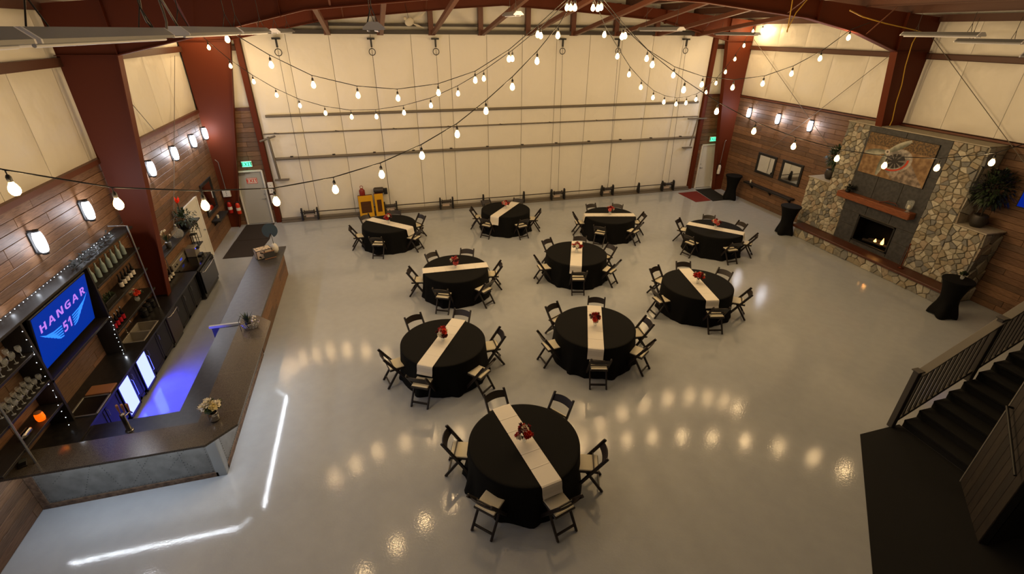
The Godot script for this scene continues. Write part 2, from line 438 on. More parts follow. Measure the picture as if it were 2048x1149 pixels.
# ------------------------------------------------------------------ the shell
func build_shell() -> void:
	var f := setting("floor")
	var s := S()
	s.bx(XL - 0.3, XR + 0.3, -0.25, 0.0, ZF - 0.3, ZB + 0.3)
	put("floor_slab", s, M.floor, f)
	var c := setting("ceiling")
	for sg in [-1.0, 1.0]:
		s = S()
		var xe: float = XL - 0.3 if sg < 0 else XR + 0.3
		var ye := roof_y(xe)
		var a := [V(xe, ye, ZF - 0.3), V(XM, roof_y(XM), ZF - 0.3), V(XM, roof_y(XM) + 0.2, ZF - 0.3), V(xe, ye + 0.2, ZF - 0.3)]
		var b := []
		for q in a: b.append(q + V(0, 0, ZB - ZF + 0.6))
		s.quad(a[0], a[1], b[1], b[0], Vector3.DOWN); s.quad(a[3], a[2], b[2], b[3], Vector3.UP)
		s.quad(a[0], a[1], a[2], a[3], Vector3.FORWARD); s.quad(b[0], b[1], b[2], b[3], Vector3.BACK); s.quad(a[0], a[3], b[3], b[0], V(sg, 0, 0))
		put("roof_liner", s, M.white_fabric, c)
		for i in 7:
			var x = XM + sg * (0.35 + i * 1.55)
			s = S()
			s.bx(x - 0.012, x + 0.012, roof_y(x) - 0.2, roof_y(x), ZF, ZB)
			s.bx(x - 0.03, x + 0.03, roof_y(x) - 0.215, roof_y(x) - 0.2, ZF, ZB)
			put("purlin", s, M.girt, c)
	# side walls: outer slab, fabric above, planks below, girts
	for side in [[-1.0, XL, "wall_left"], [1.0, XR, "wall_right"]]:
		var sg: float = side[0]
		var X: float = side[1]
		var w := setting(side[2])
		var nrm := V(-sg, 0, 0)
		s = S()
		s.bx(X + sg * 0.14, X + sg * 0.3, 0, 7.45, ZF - 0.3, ZB + 0.3)
		put("outer_wall", s, M.white_paint, w)
		s = S()
		s.bx(X + sg * 0.025, X + sg * 0.14, 0, 4.2, ZF, ZB)
		put("plank_backing", s, M.gap, w)
		planks(w, V(X, 0.0, ZF), Vector3.BACK, 16.2, 4.2, nrm, M.plank_z, 0.168)
		s = S()
		s.bx(X, X + sg * 0.022, 0, 4.2, ZF + 16.2, ZB)
		put("plank_panel", s, M.plank_z[0], w)
		var zs := [ZF, -17.9, -16.5, -15.1, -13.7, -12.1, -10.7, -9.3, -7.9, -6.5, -5.0, -3.4, -1.8, 0.0, 1.8, ZB]
		for i in zs.size() - 1:
			for lv in [[4.29, 6.08, 0.035], [6.24, 7.06, 0.025]]:
				s = S()
				pillow(s, V(X + sg * 0.06, lv[0], zs[i] + 0.004), V(0, 0, zs[i + 1] - zs[i] - 0.008), V(0, lv[1] - lv[0], 0), nrm, lv[2], 6, 6, 0.007, i * 2.1 + lv[0])
				put("insulation_panel", s, M.white_fabric, w)
		for g in [[4.19, 4.29, 0.04], [6.08, 6.24, 0.06], [7.04, 7.22, 0.08]]:
			s = S()
			s.bx(X + sg * 0.14, X - sg * g[2], g[1] - 0.02, g[1], ZF, ZB)
			s.bx(X + sg * 0.14, X - sg * g[2], g[0], g[0] + 0.02, ZF, ZB)
			s.bx(X - sg * (g[2] - 0.02), X - sg * g[2], g[0], g[1], ZF, ZB)
			put("girt", s, M.girt if g[0] > 5 else M.red_brown, w)
	# far wall: two piers with a door each; the hangar door fills the middle
	var fw := setting("wall_far")
	s = S()
	s.bx(XL - 0.3, XR + 0.3, 0, 8.5, ZF - 0.4, ZF - 0.16)
	put("outer_wall", s, M.white_paint, fw)
	for pr in [[XL + 0.002, -4.2, -5.27, -4.29], [14.47, XR - 0.002, 14.68, 15.657]]:
		s = S()
		s.bx(pr[0], pr[2] + 0.02, 0, 2.1, ZF - 0.16, ZF - 0.03); s.bx(pr[3] - 0.02, pr[1], 0, 2.1, ZF - 0.16, ZF - 0.03)
		s.bx(pr[0], pr[1], 2.1, 4.2, ZF - 0.16, ZF - 0.03)
		put("plank_backing", s, M.gap, fw)
		planks(fw, V(pr[0], 2.1, ZF), Vector3.RIGHT, pr[1] - pr[0], 2.1, Vector3.BACK, M.plank_x, 0.168, 0.9, 1.9)
		planks(fw, V(pr[0], 0, ZF), Vector3.RIGHT, pr[2] - pr[0], 2.1, Vector3.BACK, M.plank_x, 0.168, 0.9, 1.9)
		if pr[1] - pr[3] > 0.05: planks(fw, V(pr[3], 0, ZF), Vector3.RIGHT, pr[1] - pr[3], 2.1, Vector3.BACK, M.plank_x, 0.168, 0.9, 1.9)
		for lv in [[4.29, 6.1], [6.26, 7.35]]:
			s = S()
			pillow(s, V(pr[0], lv[0], ZF - 0.1), V(pr[1] - pr[0], 0, 0), V(0, lv[1] - lv[0], 0), Vector3.BACK, 0.07, 6, 8, 0.006, lv[0])
			put("insulation_panel", s, M.white_fabric, fw)
		for g in [[4.19, 4.29], [6.1, 6.26]]:
			s = S()
			s.bx(pr[0], pr[1], g[0], g[1], ZF - 0.14, ZF + 0.03)
			put("girt", s, M.girt, fw)
	var gx := [-4.2, -3.1, -1.22, 0.54, 2.353, 4.182, 6.005, 7.833, 9.662, 11.462, 13.296, 14.47]
	for i in gx.size() - 1:
		s = S()
		pillow(s, V(gx[i], 6.72, ZF - 0.12), V(gx[i + 1] - gx[i], 0, 0), V(0, 1.5, 0), Vector3.BACK, 0.05, 5, 4, 0.004, i)
		put("insulation_panel", s, M.white_fabric, fw)
	s = S()
	s.bx(XL - 0.3, XR + 0.3, 0, 8.5, ZB, ZB + 0.25)
	put("wall_back", s, M.grey_paint).set_meta("kind", "structure")
	build_doors()

func build_doors() -> void:
	for d in [[1, -5.27, -4.29, M.grey_paint, true], [2, 14.68, 15.657, M.white_paint, false]]:
		var w := setting("door_%d" % d[0])
		var x0: float = d[1]
		var x1: float = d[2]
		var s := S()
		s.bx(x0, x0 + 0.06, 0, 2.09, ZF - 0.14, ZF + 0.05, 0.006); s.bx(x1 - 0.06, x1, 0, 2.09, ZF - 0.14, ZF + 0.05, 0.006); s.bx(x0, x1, 2.03, 2.09, ZF - 0.14, ZF + 0.051, 0.006)
		put("door_casing", s, M.white_paint, w)
		s = S()
		s.bx(x0 + 0.065, x1 - 0.065, 0.012, 2.025, ZF - 0.06, ZF - 0.012, 0.004)
		put("door_leaf", s, d[3], w)
		var hx: float = x1 - 0.13 if d[4] else x0 + 0.14
		s = S()
		s.lathe([Vector2(0.0, 0.0), Vector2(0.03, 0.0), Vector2(0.03, 0.012), Vector2(0.012, 0.014), Vector2(0.012, 0.05), Vector2(0, 0.05)], 12, Transform3D(Basis(Vector3.RIGHT, PI / 2), V(hx, 0.98, ZF - 0.012)))
		s.box(V(hx + (-0.05 if d[4] else 0.05), 0.98, ZF + 0.035), V(0.13, 0.02, 0.014), 0.004)
		s.bx(hx - 0.015, hx + 0.015, 1.14, 1.17, ZF - 0.012, ZF + 0.006, 0.003)
		put("door_handle", s, M.galv, w)
		if d[4]:
			s = S()
			s.bx(x0 + 0.12, x0 + 0.34, 1.94, 1.995, ZF - 0.012, ZF + 0.05, 0.006); s.bx(x0 + 0.2, x0 + 0.55, 1.995, 2.01, ZF + 0.02, ZF + 0.045)
			put("door_closer", s, M.pipe_grey, w)
			var e := S()
			e.bx(-4.92, -4.55, 1.585, 1.80, ZF - 0.012, ZF - 0.008)
			var pn := put("exit_notice", e, mat(Color(0.85, 0.80, 0.76), 0.5), w)
			lettering("EXIT", 0.125, mat(Color(0.80, 0.20, 0.10), 0.5), pn, V(-4.735, 1.6925, ZF - 0.0075), 0.0)
			e = S()
			for q in [[-4.92, -4.55, 1.785, 1.80], [-4.92, -4.55, 1.585, 1.60], [-4.92, -4.905, 1.585, 1.80], [-4.565, -4.55, 1.585, 1.80]]: e.bx(q[0], q[1], q[2], q[3], ZF - 0.008, ZF - 0.006)
			put("notice_border", e, mat(Color(0.80, 0.20, 0.10), 0.5), pn)
		else:
			s = S()
			for y in [0.3, 1.05, 1.8]: s.bx(x1 - 0.075, x1 - 0.055, y, y + 0.1, ZF - 0.02, ZF + 0.0, 0.003)
			put("hinge", s, M.galv, w)
	# door in the bar side wall
	var w3 := setting("door_3")
	var s3 := S()
	s3.bx(XL, XL + 0.05, 0, 2.05, -16.95, -16.87, 0.006); s3.bx(XL, XL + 0.05, 0, 2.05, -15.72, -15.64, 0.006); s3.bx(XL, XL + 0.051, 1.97, 2.05, -16.95, -15.64, 0.006)
	put("door_casing", s3, M.white_paint, w3)
	s3 = S()
	s3.bx(XL, XL + 0.03, 0.012, 1.97, -16.87, -15.72, 0.003)
	for y in [[0.15, 0.85], [1.0, 1.8]]:
		for z in [[-16.72, -16.36], [-16.22, -15.86]]: s3.bx(XL + 0.03, XL + 0.037, y[0], y[1], z[0], z[1], 0.003)
	put("door_leaf", s3, M.white_paint, w3)
	s3 = S()
	s3.ball(V(XL + 0.075, 0.98, -16.74), V(0.03, 0.03, 0.03)); s3.tube([V(XL + 0.03, 0.98, -16.74), V(XL + 0.06, 0.98, -16.74)], 0.012)
	put("door_knob", s3, M.galv, w3)

func lettering(text: String, height: float, m: Material, parent: Node, at: Vector3, turn: float, depth := 0.003, gap := 0) -> MeshInstance3D:
	var t := TextMesh.new()
	var f := SystemFont.new()
	f.font_names = PackedStringArray(["Droid Sans"])
	f.font_weight = 700
	var fv := FontVariation.new()
	fv.base_font = f
	fv.spacing_glyph = gap
	t.font = fv
	t.text = text; t.font_size = 32; t.pixel_size = height / 23.0; t.depth = depth
	t.horizontal_alignment = HORIZONTAL_ALIGNMENT_CENTER; t.vertical_alignment = VERTICAL_ALIGNMENT_CENTER
	var o := put("lettering", t, m, parent, at)
	o.rotation.y = turn
	return o

# ------------------------------------------------------------------ steel
func steel_frame(label: String, zl: float, zr: float, low: Array, bl: float, br: float, foot := 0.0, fl := 0.0) -> void:
	var k := (zr - zl) / (XR - XL)
	var t := thing("steel_frame", label, "steel frame")
	var xf := Transform3D(Basis(V(1, 0, k), Vector3.UP, Vector3.BACK), V(0, 0, zl - XL * k))
	var at := func(p: Vector2) -> Vector3: return xf * Vector3(p.x, p.y, 0)
	var n := low.size()
	var ka: Vector2 = low[0]
	var kb: Vector2 = low[n - 1]
	var top := func(x: float) -> float: return roof_y(x) - 0.2
	var x0 := XL + 0.003
	var x1 := XR - 0.003
	var s := S()
	s.prism(PackedVector2Array([Vector2(x0, fl), Vector2(bl, fl), ka, Vector2(ka.x, top.call(ka.x)), Vector2(x0, top.call(x0))]), -0.008, 0.008, xf)
	put("column_web", s, M.red_steel, t)
	s = S()
	s.prism(PackedVector2Array([Vector2(x1, foot), Vector2(x1, top.call(x1)), Vector2(kb.x, top.call(kb.x)), kb, Vector2(br, foot)]), -0.008, 0.008, xf)
	put("column_web", s, M.red_steel, t)
	s = S()
	var poly := PackedVector2Array()
	for p in low: poly.append(p)
	poly.append(Vector2(kb.x, top.call(kb.x))); poly.append(Vector2(XM, top.call(XM))); poly.append(Vector2(ka.x, top.call(ka.x)))
	s.prism(poly, -0.008, 0.008, xf)
	put("rafter_web", s, M.red_steel, t)
	for e in [[Vector2(bl, fl), ka], [Vector2(br, foot), kb]]:
		s = S()
		var d: Vector2 = (e[1] - e[0]).normalized()
		s.bar(at.call(e[0]), at.call(e[1]), 0.22, 0.02, V(-d.y, d.x, 0))
		put("column_flange", s, M.red_steel, t)
	s = S()
	for i in n - 1:
		var d: Vector2 = (low[i + 1] - low[i]).normalized()
		s.bar(at.call(low[i]), at.call(low[i + 1]), 0.2, 0.02, V(-d.y, d.x, 0))
	put("rafter_flange", s, M.red_steel, t)
	for e in [ka, kb, Vector2(-1.6, 6.98), Vector2(11.6, 7.02)]:
		s = S()
		s.bar(at.call(e), at.call(Vector2(e.x, top.call(e.x))), 0.012, 0.18, Vector3.BACK)
		put("stiffener", s, M.red_steel, t)
	for e in [[ka, x0], [kb, x1]]:
		s = S()
		s.bar(at.call(Vector2(e[0].x, e[0].y)), at.call(Vector2(e[1], e[0].y)), 0.18, 0.012)
		put("stiffener", s, M.red_steel, t)
	for x in [-3.3, -0.6, 2.2, 7.8, 10.6, 13.3]:
		s = S()
		var y := 7.0
		for i in n - 1:
			if x >= low[i].x and x <= low[i + 1].x: y = lerpf(low[i].y, low[i + 1].y, (x - low[i].x) / (low[i + 1].x - low[i].x))
		s.bar(at.call(Vector2(x, y + 0.02)) + V(0, 0, 0.06), V(x, roof_y(x) - 0.21, at.call(Vector2(x, 0)).z + 0.75), 0.04, 0.008)
		put("flange_brace", s, M.red_brown, t)

func build_steel() -> void:
	steel_frame("deep dark red steel portal frame rising beside the television shelves and over the fireplace", -12.3, -11.8,
		[Vector2(-4.74, 6.28), Vector2(-3.2, 6.63), Vector2(-1.12, 7.11), Vector2(1.9, 7.38), Vector2(XM, 7.5), Vector2(8.15, 7.395), Vector2(11.27, 7.09), Vector2(13.0, 6.76), Vector2(14.58, 6.28)], -5.44, 14.96, 4.215, 0.927)
	steel_frame("orange-lit red steel portal frame standing against the hangar door wall", -19.60, -19.3,
		[Vector2(-4.27, 6.42), Vector2(-1.2, 7.03), Vector2(3.1, 7.42), Vector2(XM, 7.55), Vector2(8.0, 7.38), Vector2(11.29, 7.14), Vector2(12.8, 6.82), Vector2(14.6, 6.42)], -5.5, 15.42)
	var t := thing("hangar_door_frame", "brown steel header with short posts and long sloping struts above the hangar door", "door frame")
	var s := S()
	for x in [[-4.2, -4.02], [14.29, 14.47]]:
		s = S()
		s.bx(x[0], x[1], 0, 6.95, ZF - 0.15, ZF + 0.1, 0.008)
		put("jamb", s, M.red_steel, t)
	s = S()
	s.bx(-4.2, 14.47, 6.62, 6.74, ZF - 0.1, ZF + 0.16); s.bx(-4.2, 14.47, 6.86, 6.94, ZF - 0.1, ZF + 0.1)
	put("header_beam", s, M.dark_steel, t)
	for x in [-1.22, 0.54, 2.353, 4.182, 6.005, 7.833, 9.662, 11.462, 13.296]:
		s = S()
		s.bx(x - 0.09, x + 0.09, 6.58, roof_y(x) - 0.16, ZF - 0.02, ZF + 0.18, 0.006)
		put("post", s, M.red_brown, t)
		s = S()
		var ya := 6.64
		var yb := minf(roof_y(x) - 0.2, ya + 0.155 * 6.2)
		s.bar(V(x + 0.06, ya, ZF + 0.2), V(x + 0.06, yb, ZF + 6.2), 0.13, 0.13, Vector3.UP, 0.006)
		put("strut", s, M.red_brown, t)
	# brace rods
	var rods := [
		["thin steel brace rod crossing the upper bar wall beside the dark column", V(XL + 0.06, 5.45, -14.3), V(XL + 0.06, 4.32, -15.45)],
		["thin steel brace rod running down the bar wall in front of the wall lamps", V(XL + 0.07, 6.0, -18.7), V(XL + 0.07, 1.9, -14.6)],
		["thin steel brace rod sloping down towards the stone chimney from the corner column", V(XR - 0.11, 6.5, -19.15), V(XR - 0.11, 2.65, -13.3)],
		["thin steel brace rod sloping down from the chimney column towards the mirrors", V(XR - 0.13, 6.15, -12.85), V(XR - 0.13, 2.3, -16.9)],
		["thin steel brace rod on the white wall past the chimney column", V(XR - 0.11, 6.7, -11.85), V(XR - 0.11, 2.5, -6.6)]]
	for r in rods:
		s = S()
		s.tube([r[1], r[2]], 0.009, 6)
		tag(put("brace_rod", s, M.pipe_grey), r[0], "rod")

func build_hangar_door() -> void:
	var t := thing("hangar_door", "huge white fabric-lined bifold hangar door with horizontal steel rails", "hangar door", V(0, 0, ZF))
	var x0 := -4.0
	var x1 := 14.27
	var s := S()
	s.bx(x0 - 0.02, x1 + 0.02, 0.1, 6.62, -0.13, -0.07)
	put("backing", s, M.seam, t)
	var np := 13
	for i in np:
		s = S()
		var a := lerpf(x0, x1, float(i) / np)
		pillow(s, V(a + 0.007, 0.13, -0.03), V((x1 - x0) / np - 0.014, 0, 0), V(0, 6.48, 0), Vector3.BACK, 0.035, 5, 14, 0.009, i * 1.7)
		put("fabric_panel", s, M.white_fabric, t)
	for r in [[3.995, 0.05, -3.74, 13.97, 0.13], [3.385, 0.024, -3.94, 14.1, 0.14], [2.48, 0.055, -3.8, 14.11, 0.14]]:
		s = S()
		s.tube([V(r[2], r[0], r[4]), V(r[3], r[0], r[4])], r[1], 8)
		put("rail", s, M.pipe_grey, t)
	s = S()
	for i in 9: s.tube([V(-3.4 + i * 2.1, 3.385, 0.14), V(-3.55 + i * 2.1, 3.44, 0.28)], 0.012, 5)
	for i in 12: s.bx(-3.2 + i * 1.5, -3.1 + i * 1.5, 2.52, 2.56, 0.1, 0.18)
	put("clamp", s, M.dark_steel, t)
	s = S()
	s.bx(x0, x1, 0.0, 0.14, -0.05, 0.12, 0.01); s.bx(x0, x1, 0.0, 0.06, 0.12, 0.2, 0.005)
	put("bottom_beam", s, M.pipe_grey, t)
	s = S()
	s.tube([V(-3.25, 0.37, 0.2), V(13.4, 0.37, 0.2)], 0.02, 6)
	put("drive_shaft", s, M.dark_steel, t)
	for x in [-3.2, -2.62, 0.46, -0.02, 2.26, 2.79, 4.12, 5.94, 7.23, 7.83, 9.67, 10.22, 11.54, 12.78, 13.37]:
		s = S()
		s.prism(PackedVector2Array([Vector2(0.06, 0), Vector2(0.28, 0), Vector2(0.24, 0.44), Vector2(0.16, 0.48), Vector2(0.1, 0.3)]), -0.03, 0.03, Transform3D(Basis(Vector3.BACK, Vector3.UP, Vector3.RIGHT), V(x, 0.06, 0)))
		put("bearing_bracket", s, M.black_metal, t)
	for x in [-2.92, 0.22, 2.52, 7.53, 9.95, 13.08]:
		s = S()
		s.lathe([Vector2(0.0, -0.2), Vector2(0.09, -0.2), Vector2(0.09, -0.17), Vector2(0.06, -0.17), Vector2(0.06, 0.17), Vector2(0.09, 0.17), Vector2(0.09, 0.2), Vector2(0, 0.2)], 12, Transform3D(Basis(Vector3.BACK, PI / 2), V(x, 0.37, 0.2)))
		put("cable_drum", s, M.dark_steel, t)
		s = S()
		s.bx(x - 0.16, x + 0.14, 0.14, 0.25, 0.12, 0.125)
		put("warning_plate", s, mat(Color(0.80, 0.72, 0.66), 0.5), t)
		s = S()
		var xt: float = x * 0.985
		s.tube([V(x, 0.4, 0.2), V(xt, 6.3, 0.18)], 0.007, 5)
		put("cable", s, M.dark_steel, t)
		s = S()
		s.bx(xt - 0.13, xt + 0.13, 6.44, 6.50, 0.02, 0.2); s.bx(xt - 0.03, xt + 0.03, 6.2, 6.46, 0.14, 0.2)
		s.tube(ring(V(xt, 6.05, 0.18), 0.11, 14), 0.014, 5, false)
		put("pulley", s, M.black_metal, t)
	s = S()
	s.tube([V(-3.72, 1.72, 0.2), V(-3.80, 3.3, 0.2)], 0.045, 8); s.tube([V(-4.1, 3.15, 0.2), V(-3.55, 3.32, 0.2)], 0.035, 8); s.bx(-3.9, -3.4, 1.68, 1.73, 0.1, 0.25)
	s.tube([V(13.9, 2.1, 0.2), V(14.05, 3.3, 0.2)], 0.03, 8); s.bx(13.55, 14.0, 2.0, 2.05, 0.1, 0.25); s.bx(13.6, 14.5, 3.28, 3.32, 0.1, 0.25)
	put("guide_arm", s, M.pipe_grey, t)

func ring(c: Vector3, r: float, n: int) -> Array:
	var a := []
	for i in n + 1: a.append(c + V(cos(TAU * i / n), sin(TAU * i / n), 0) * r)
	return a

# ------------------------------------------------------------------ lamps
func build_string_lights() -> void:
	var warm := Color(1.0, 0.85, 0.63)
	var runs := [
		["string of warm bulbs hung from ridge to bar side beyond the granite bar corner", V(-5.6, 6.75, -4.5), [V(4.67, 7.22, -11.69), V(4.16, 6.67, -11.33), V(3.55, 6.18, -10.9), V(2.87, 5.72, -10.43), V(2.19, 5.33, -9.95), V(1.51, 4.99, -9.48), V(0.76, 4.74, -8.95), V(0.01, 4.58, -8.42), V(-0.73, 4.52, -7.91), V(-1.51, 4.56, -7.36), V(-2.26, 4.73, -6.84), V(-2.97, 4.97, -6.34), V(-3.6, 5.32, -5.9)]],
		["string of warm bulbs from ridge to the dark column by the bar", V(-3.4, 6.85, -12.3), [V(4.58, 7.23, -11.95), V(3.9, 6.68, -11.98), V(3.22, 6.17, -12.02), V(2.41, 5.72, -12.06), V(1.53, 5.46, -12.1), V(0.59, 5.36, -12.14), V(-0.29, 5.44, -12.18), V(-1.21, 5.67, -12.23), V(-1.99, 6.08, -12.26), V(-2.73, 6.57, -12.3)]],
		["string of warm bulbs hung from ridge to the corner column by the notice door", V(-5.5, 7.05, -19.3), [V(4.74, 7.24, -12.13), V(4.16, 6.65, -12.53), V(3.56, 6.13, -12.95), V(2.91, 5.64, -13.41), V(2.28, 5.24, -13.85), V(1.58, 4.89, -14.34), V(0.85, 4.65, -14.85), V(0.07, 4.49, -15.39), V(-0.65, 4.43, -15.9), V(-1.42, 4.49, -16.44), V(-2.18, 4.66, -16.97), V(-2.86, 4.93, -17.45), V(-3.52, 5.29, -17.91), V(-4.17, 5.72, -18.36), V(-4.75, 6.23, -18.76), V(-5.22, 6.72, -19.12)]],
		["string of warm bulbs hung from ridge to the corner column by the plain white door", V(15.7, 7.05, -18.5), [V(5.3, 7.24, -12.12), V(5.81, 6.68, -12.46), V(6.43, 6.17, -12.87), V(7.05, 5.69, -13.28), V(7.72, 5.3, -13.73), V(8.46, 4.94, -14.22), V(9.16, 4.73, -14.69), V(9.97, 4.58, -15.22), V(10.67, 4.54, -15.69), V(11.38, 4.58, -16.16), V(12.1, 4.75, -16.64), V(12.8, 5.02, -17.10), V(13.47, 5.37, -17.55), V(14.13, 5.8, -17.99), V(14.75, 6.27, -18.4), V(15.38, 6.78, -18.82), V(15.62, 6.83, -18.6)]],
		["string of warm bulbs from ridge to the column over the chimney", V(13.3, 7.0, -11.76), [V(5.42, 7.25, -11.93), V(6.1, 6.66, -11.91), V(6.75, 6.16, -11.89), V(7.57, 5.77, -11.88), V(8.45, 5.53, -11.86), V(9.4, 5.44, -11.83), V(10.32, 5.52, -11.81), V(11.17, 5.76, -11.79), V(11.98, 6.13, -11.78), V(12.72, 6.64, -11.76)]],
		["string of warm bulbs hung from ridge past the propeller picture towards the stairs", V(15.6, 6.9, -4.6), [V(5.26, 7.22, -11.75), V(5.76, 6.65, -11.39), V(6.37, 6.08, -10.93), V(7.0, 5.57, -10.47), V(7.64, 5.14, -9.99), V(8.34, 4.76, -9.47), V(9.05, 4.49, -8.95), V(9.78, 4.3, -8.41), V(10.52, 4.23, -7.87), V(11.26, 4.27, -7.32), V(11.95, 4.46, -6.82)]]]
	var bulb := S()
	bulb.lathe([Vector2(0.0, -0.075), Vector2(0.022, -0.07), Vector2(0.040, -0.052), Vector2(0.049, -0.025), Vector2(0.048, 0.0), Vector2(0.038, 0.03), Vector2(0.024, 0.055), Vector2(0.019, 0.07)], 14)
	var bm := bulb.mesh()
	var sk := S()
	sk.lathe([Vector2(0.0, 0.07), Vector2(0.024, 0.07), Vector2(0.024, 0.12), Vector2(0.014, 0.14), Vector2(0.006, 0.145), Vector2(0.006, 0.19), Vector2(0.0, 0.19)], 10)
	var sm := sk.mesh()
	for r in runs:
		var t := thing("string_light", r[0], "string lights", V(XM, 7.6, -11.93), 0.0, "string lights under the roof")
		var o := t.position
		var path := [V(0, 0, 0)]
		for p in r[2]: path.append(p + V(0, 0.19, 0) - o)
		path.append(r[1] - o)
		var w := S()
		w.tube(path, 0.009, 6)
		put("wire", w, M.wire, t)
		for p in r[2]:
			put("socket", sm, M.wire, t, p - o)
			put("bulb", bm, M.bulb, t, p - o)
			omni(t, p - o, warm, BULB_E, 0.045)

const BULB_E := 0.51
const SCONCE_E := 0.70

func build_sconces() -> void:
	var spots := [[-2.66, "white wall lamp nearest the gallery on the bar wall"], [-4.33, "white wall lamp second from the gallery on the bar wall"], [-6.0, "white wall lamp above the granite bar end at the plank wall"], [-7.67, "white wall lamp above the shelves of glasses"], [-9.34, "white wall lamp glowing above the television"], [-11.01, "white wall lamp glowing above the row of white bottles"], [-14.37, "white wall lamp beside the dark column above the kitchen shelf"], [-16.17, "white wall lamp above the white door in the bar wall"], [-17.96, "white wall lamp above the small mirror on the bar wall"], [-19.30, "white wall lamp tight against the corner column by the notice door"]]
	var rs := [[-18.435, "white wall lamp nearest the corner column on the fireplace wall"], [-16.73, "white wall lamp between two others above the mirrors"], [-15.084, "white wall lamp nearest the stone chimney"]]
	var df := S()
	df.lathe([Vector2(0.0, -0.185), Vector2(0.04, -0.185), Vector2(0.062, -0.16), Vector2(0.076, -0.08), Vector2(0.078, 0.0), Vector2(0.076, 0.08), Vector2(0.062, 0.16), Vector2(0.04, 0.185), Vector2(0.0, 0.185)], 18)
	var dm := df.mesh()
	for side in [[XL, 1.0, 3.555, spots, "wall lamps on the bar wall"], [XR, -1.0, 3.655, rs, "wall lamps on the fireplace wall"]]:
		for q in side[3]:
			var t := thing("wall_sconce", q[1], "wall lamp", V(side[0], side[2], q[0]), 0.0, side[4])
			var d: float = side[1]
			var s := S()
			s.box(V(d * 0.013, 0, 0), V(0.022, 0.36, 0.11), 0.004); s.box(V(d * 0.06, 0.20, 0), V(0.1, 0.03, 0.05), 0.004); s.box(V(d * 0.06, -0.20, 0), V(0.1, 0.03, 0.05), 0.004)
			put("back_plate", s, M.black_metal, t)
			put("diffuser", dm, M.sconce, t, V(d * 0.115, 0, 0))
			for y in [-0.2, 0.2]:
				s = S()
				s.lathe([Vector2(0, y - 0.02), Vector2(0.05, y - 0.02), Vector2(0.05, y + 0.02), Vector2(0, y + 0.02)], 14, Transform3D(Basis.IDENTITY, V(d * 0.115, 0, 0)))
				put("end_cap", s, M.black_metal, t)
			omni(t, V(d * 0.115, 0, 0), Color(0.93, 0.95, 1.0), SCONCE_E, 0.08)

func fixture(label: String, at: Vector3, len: float, up: float) -> void:   # unlit reflector strip hung on wires, running along z from at
	var t := thing("ceiling_fixture", label, "light fixture", at, 0.0, "unlit hanging light fixtures")
	var prof := PackedVector2Array([Vector2(-0.135, -0.045), Vector2(0.135, -0.045), Vector2(0.135, -0.02), Vector2(0.06, 0.045), Vector2(-0.06, 0.045), Vector2(-0.135, -0.02)])
	var s := S()
	s.prism(prof, -len + 0.02, -0.02)
	put("reflector", s, M.fixture, t)
	s = S()
	s.prism(prof, -0.02, 0.0)
	put("end_cap", s, M.fixture_white, t)
	s = S()
	s.prism(prof, -len, -len + 0.02)
	put("end_cap", s, M.fixture_white, t)
	for x in [-0.06, 0.06]:
		s = S()
		s.tube([V(x, -0.058, -0.06), V(x, -0.058, -len + 0.06)], 0.013, 8)
		put("lamp_tube", s, M.fixture_white, t)
	for z in [-0.3, -len + 0.3]:
		s = S()
		s.tube([V(-0.06, 0.045, z), V(0, 0.22, z), V(0, up, z)], 0.006, 5); s.tube([V(0.06, 0.045, z), V(0, 0.22, z)], 0.006, 5)
		put("hanging_wire", s, M.dark_steel, t)

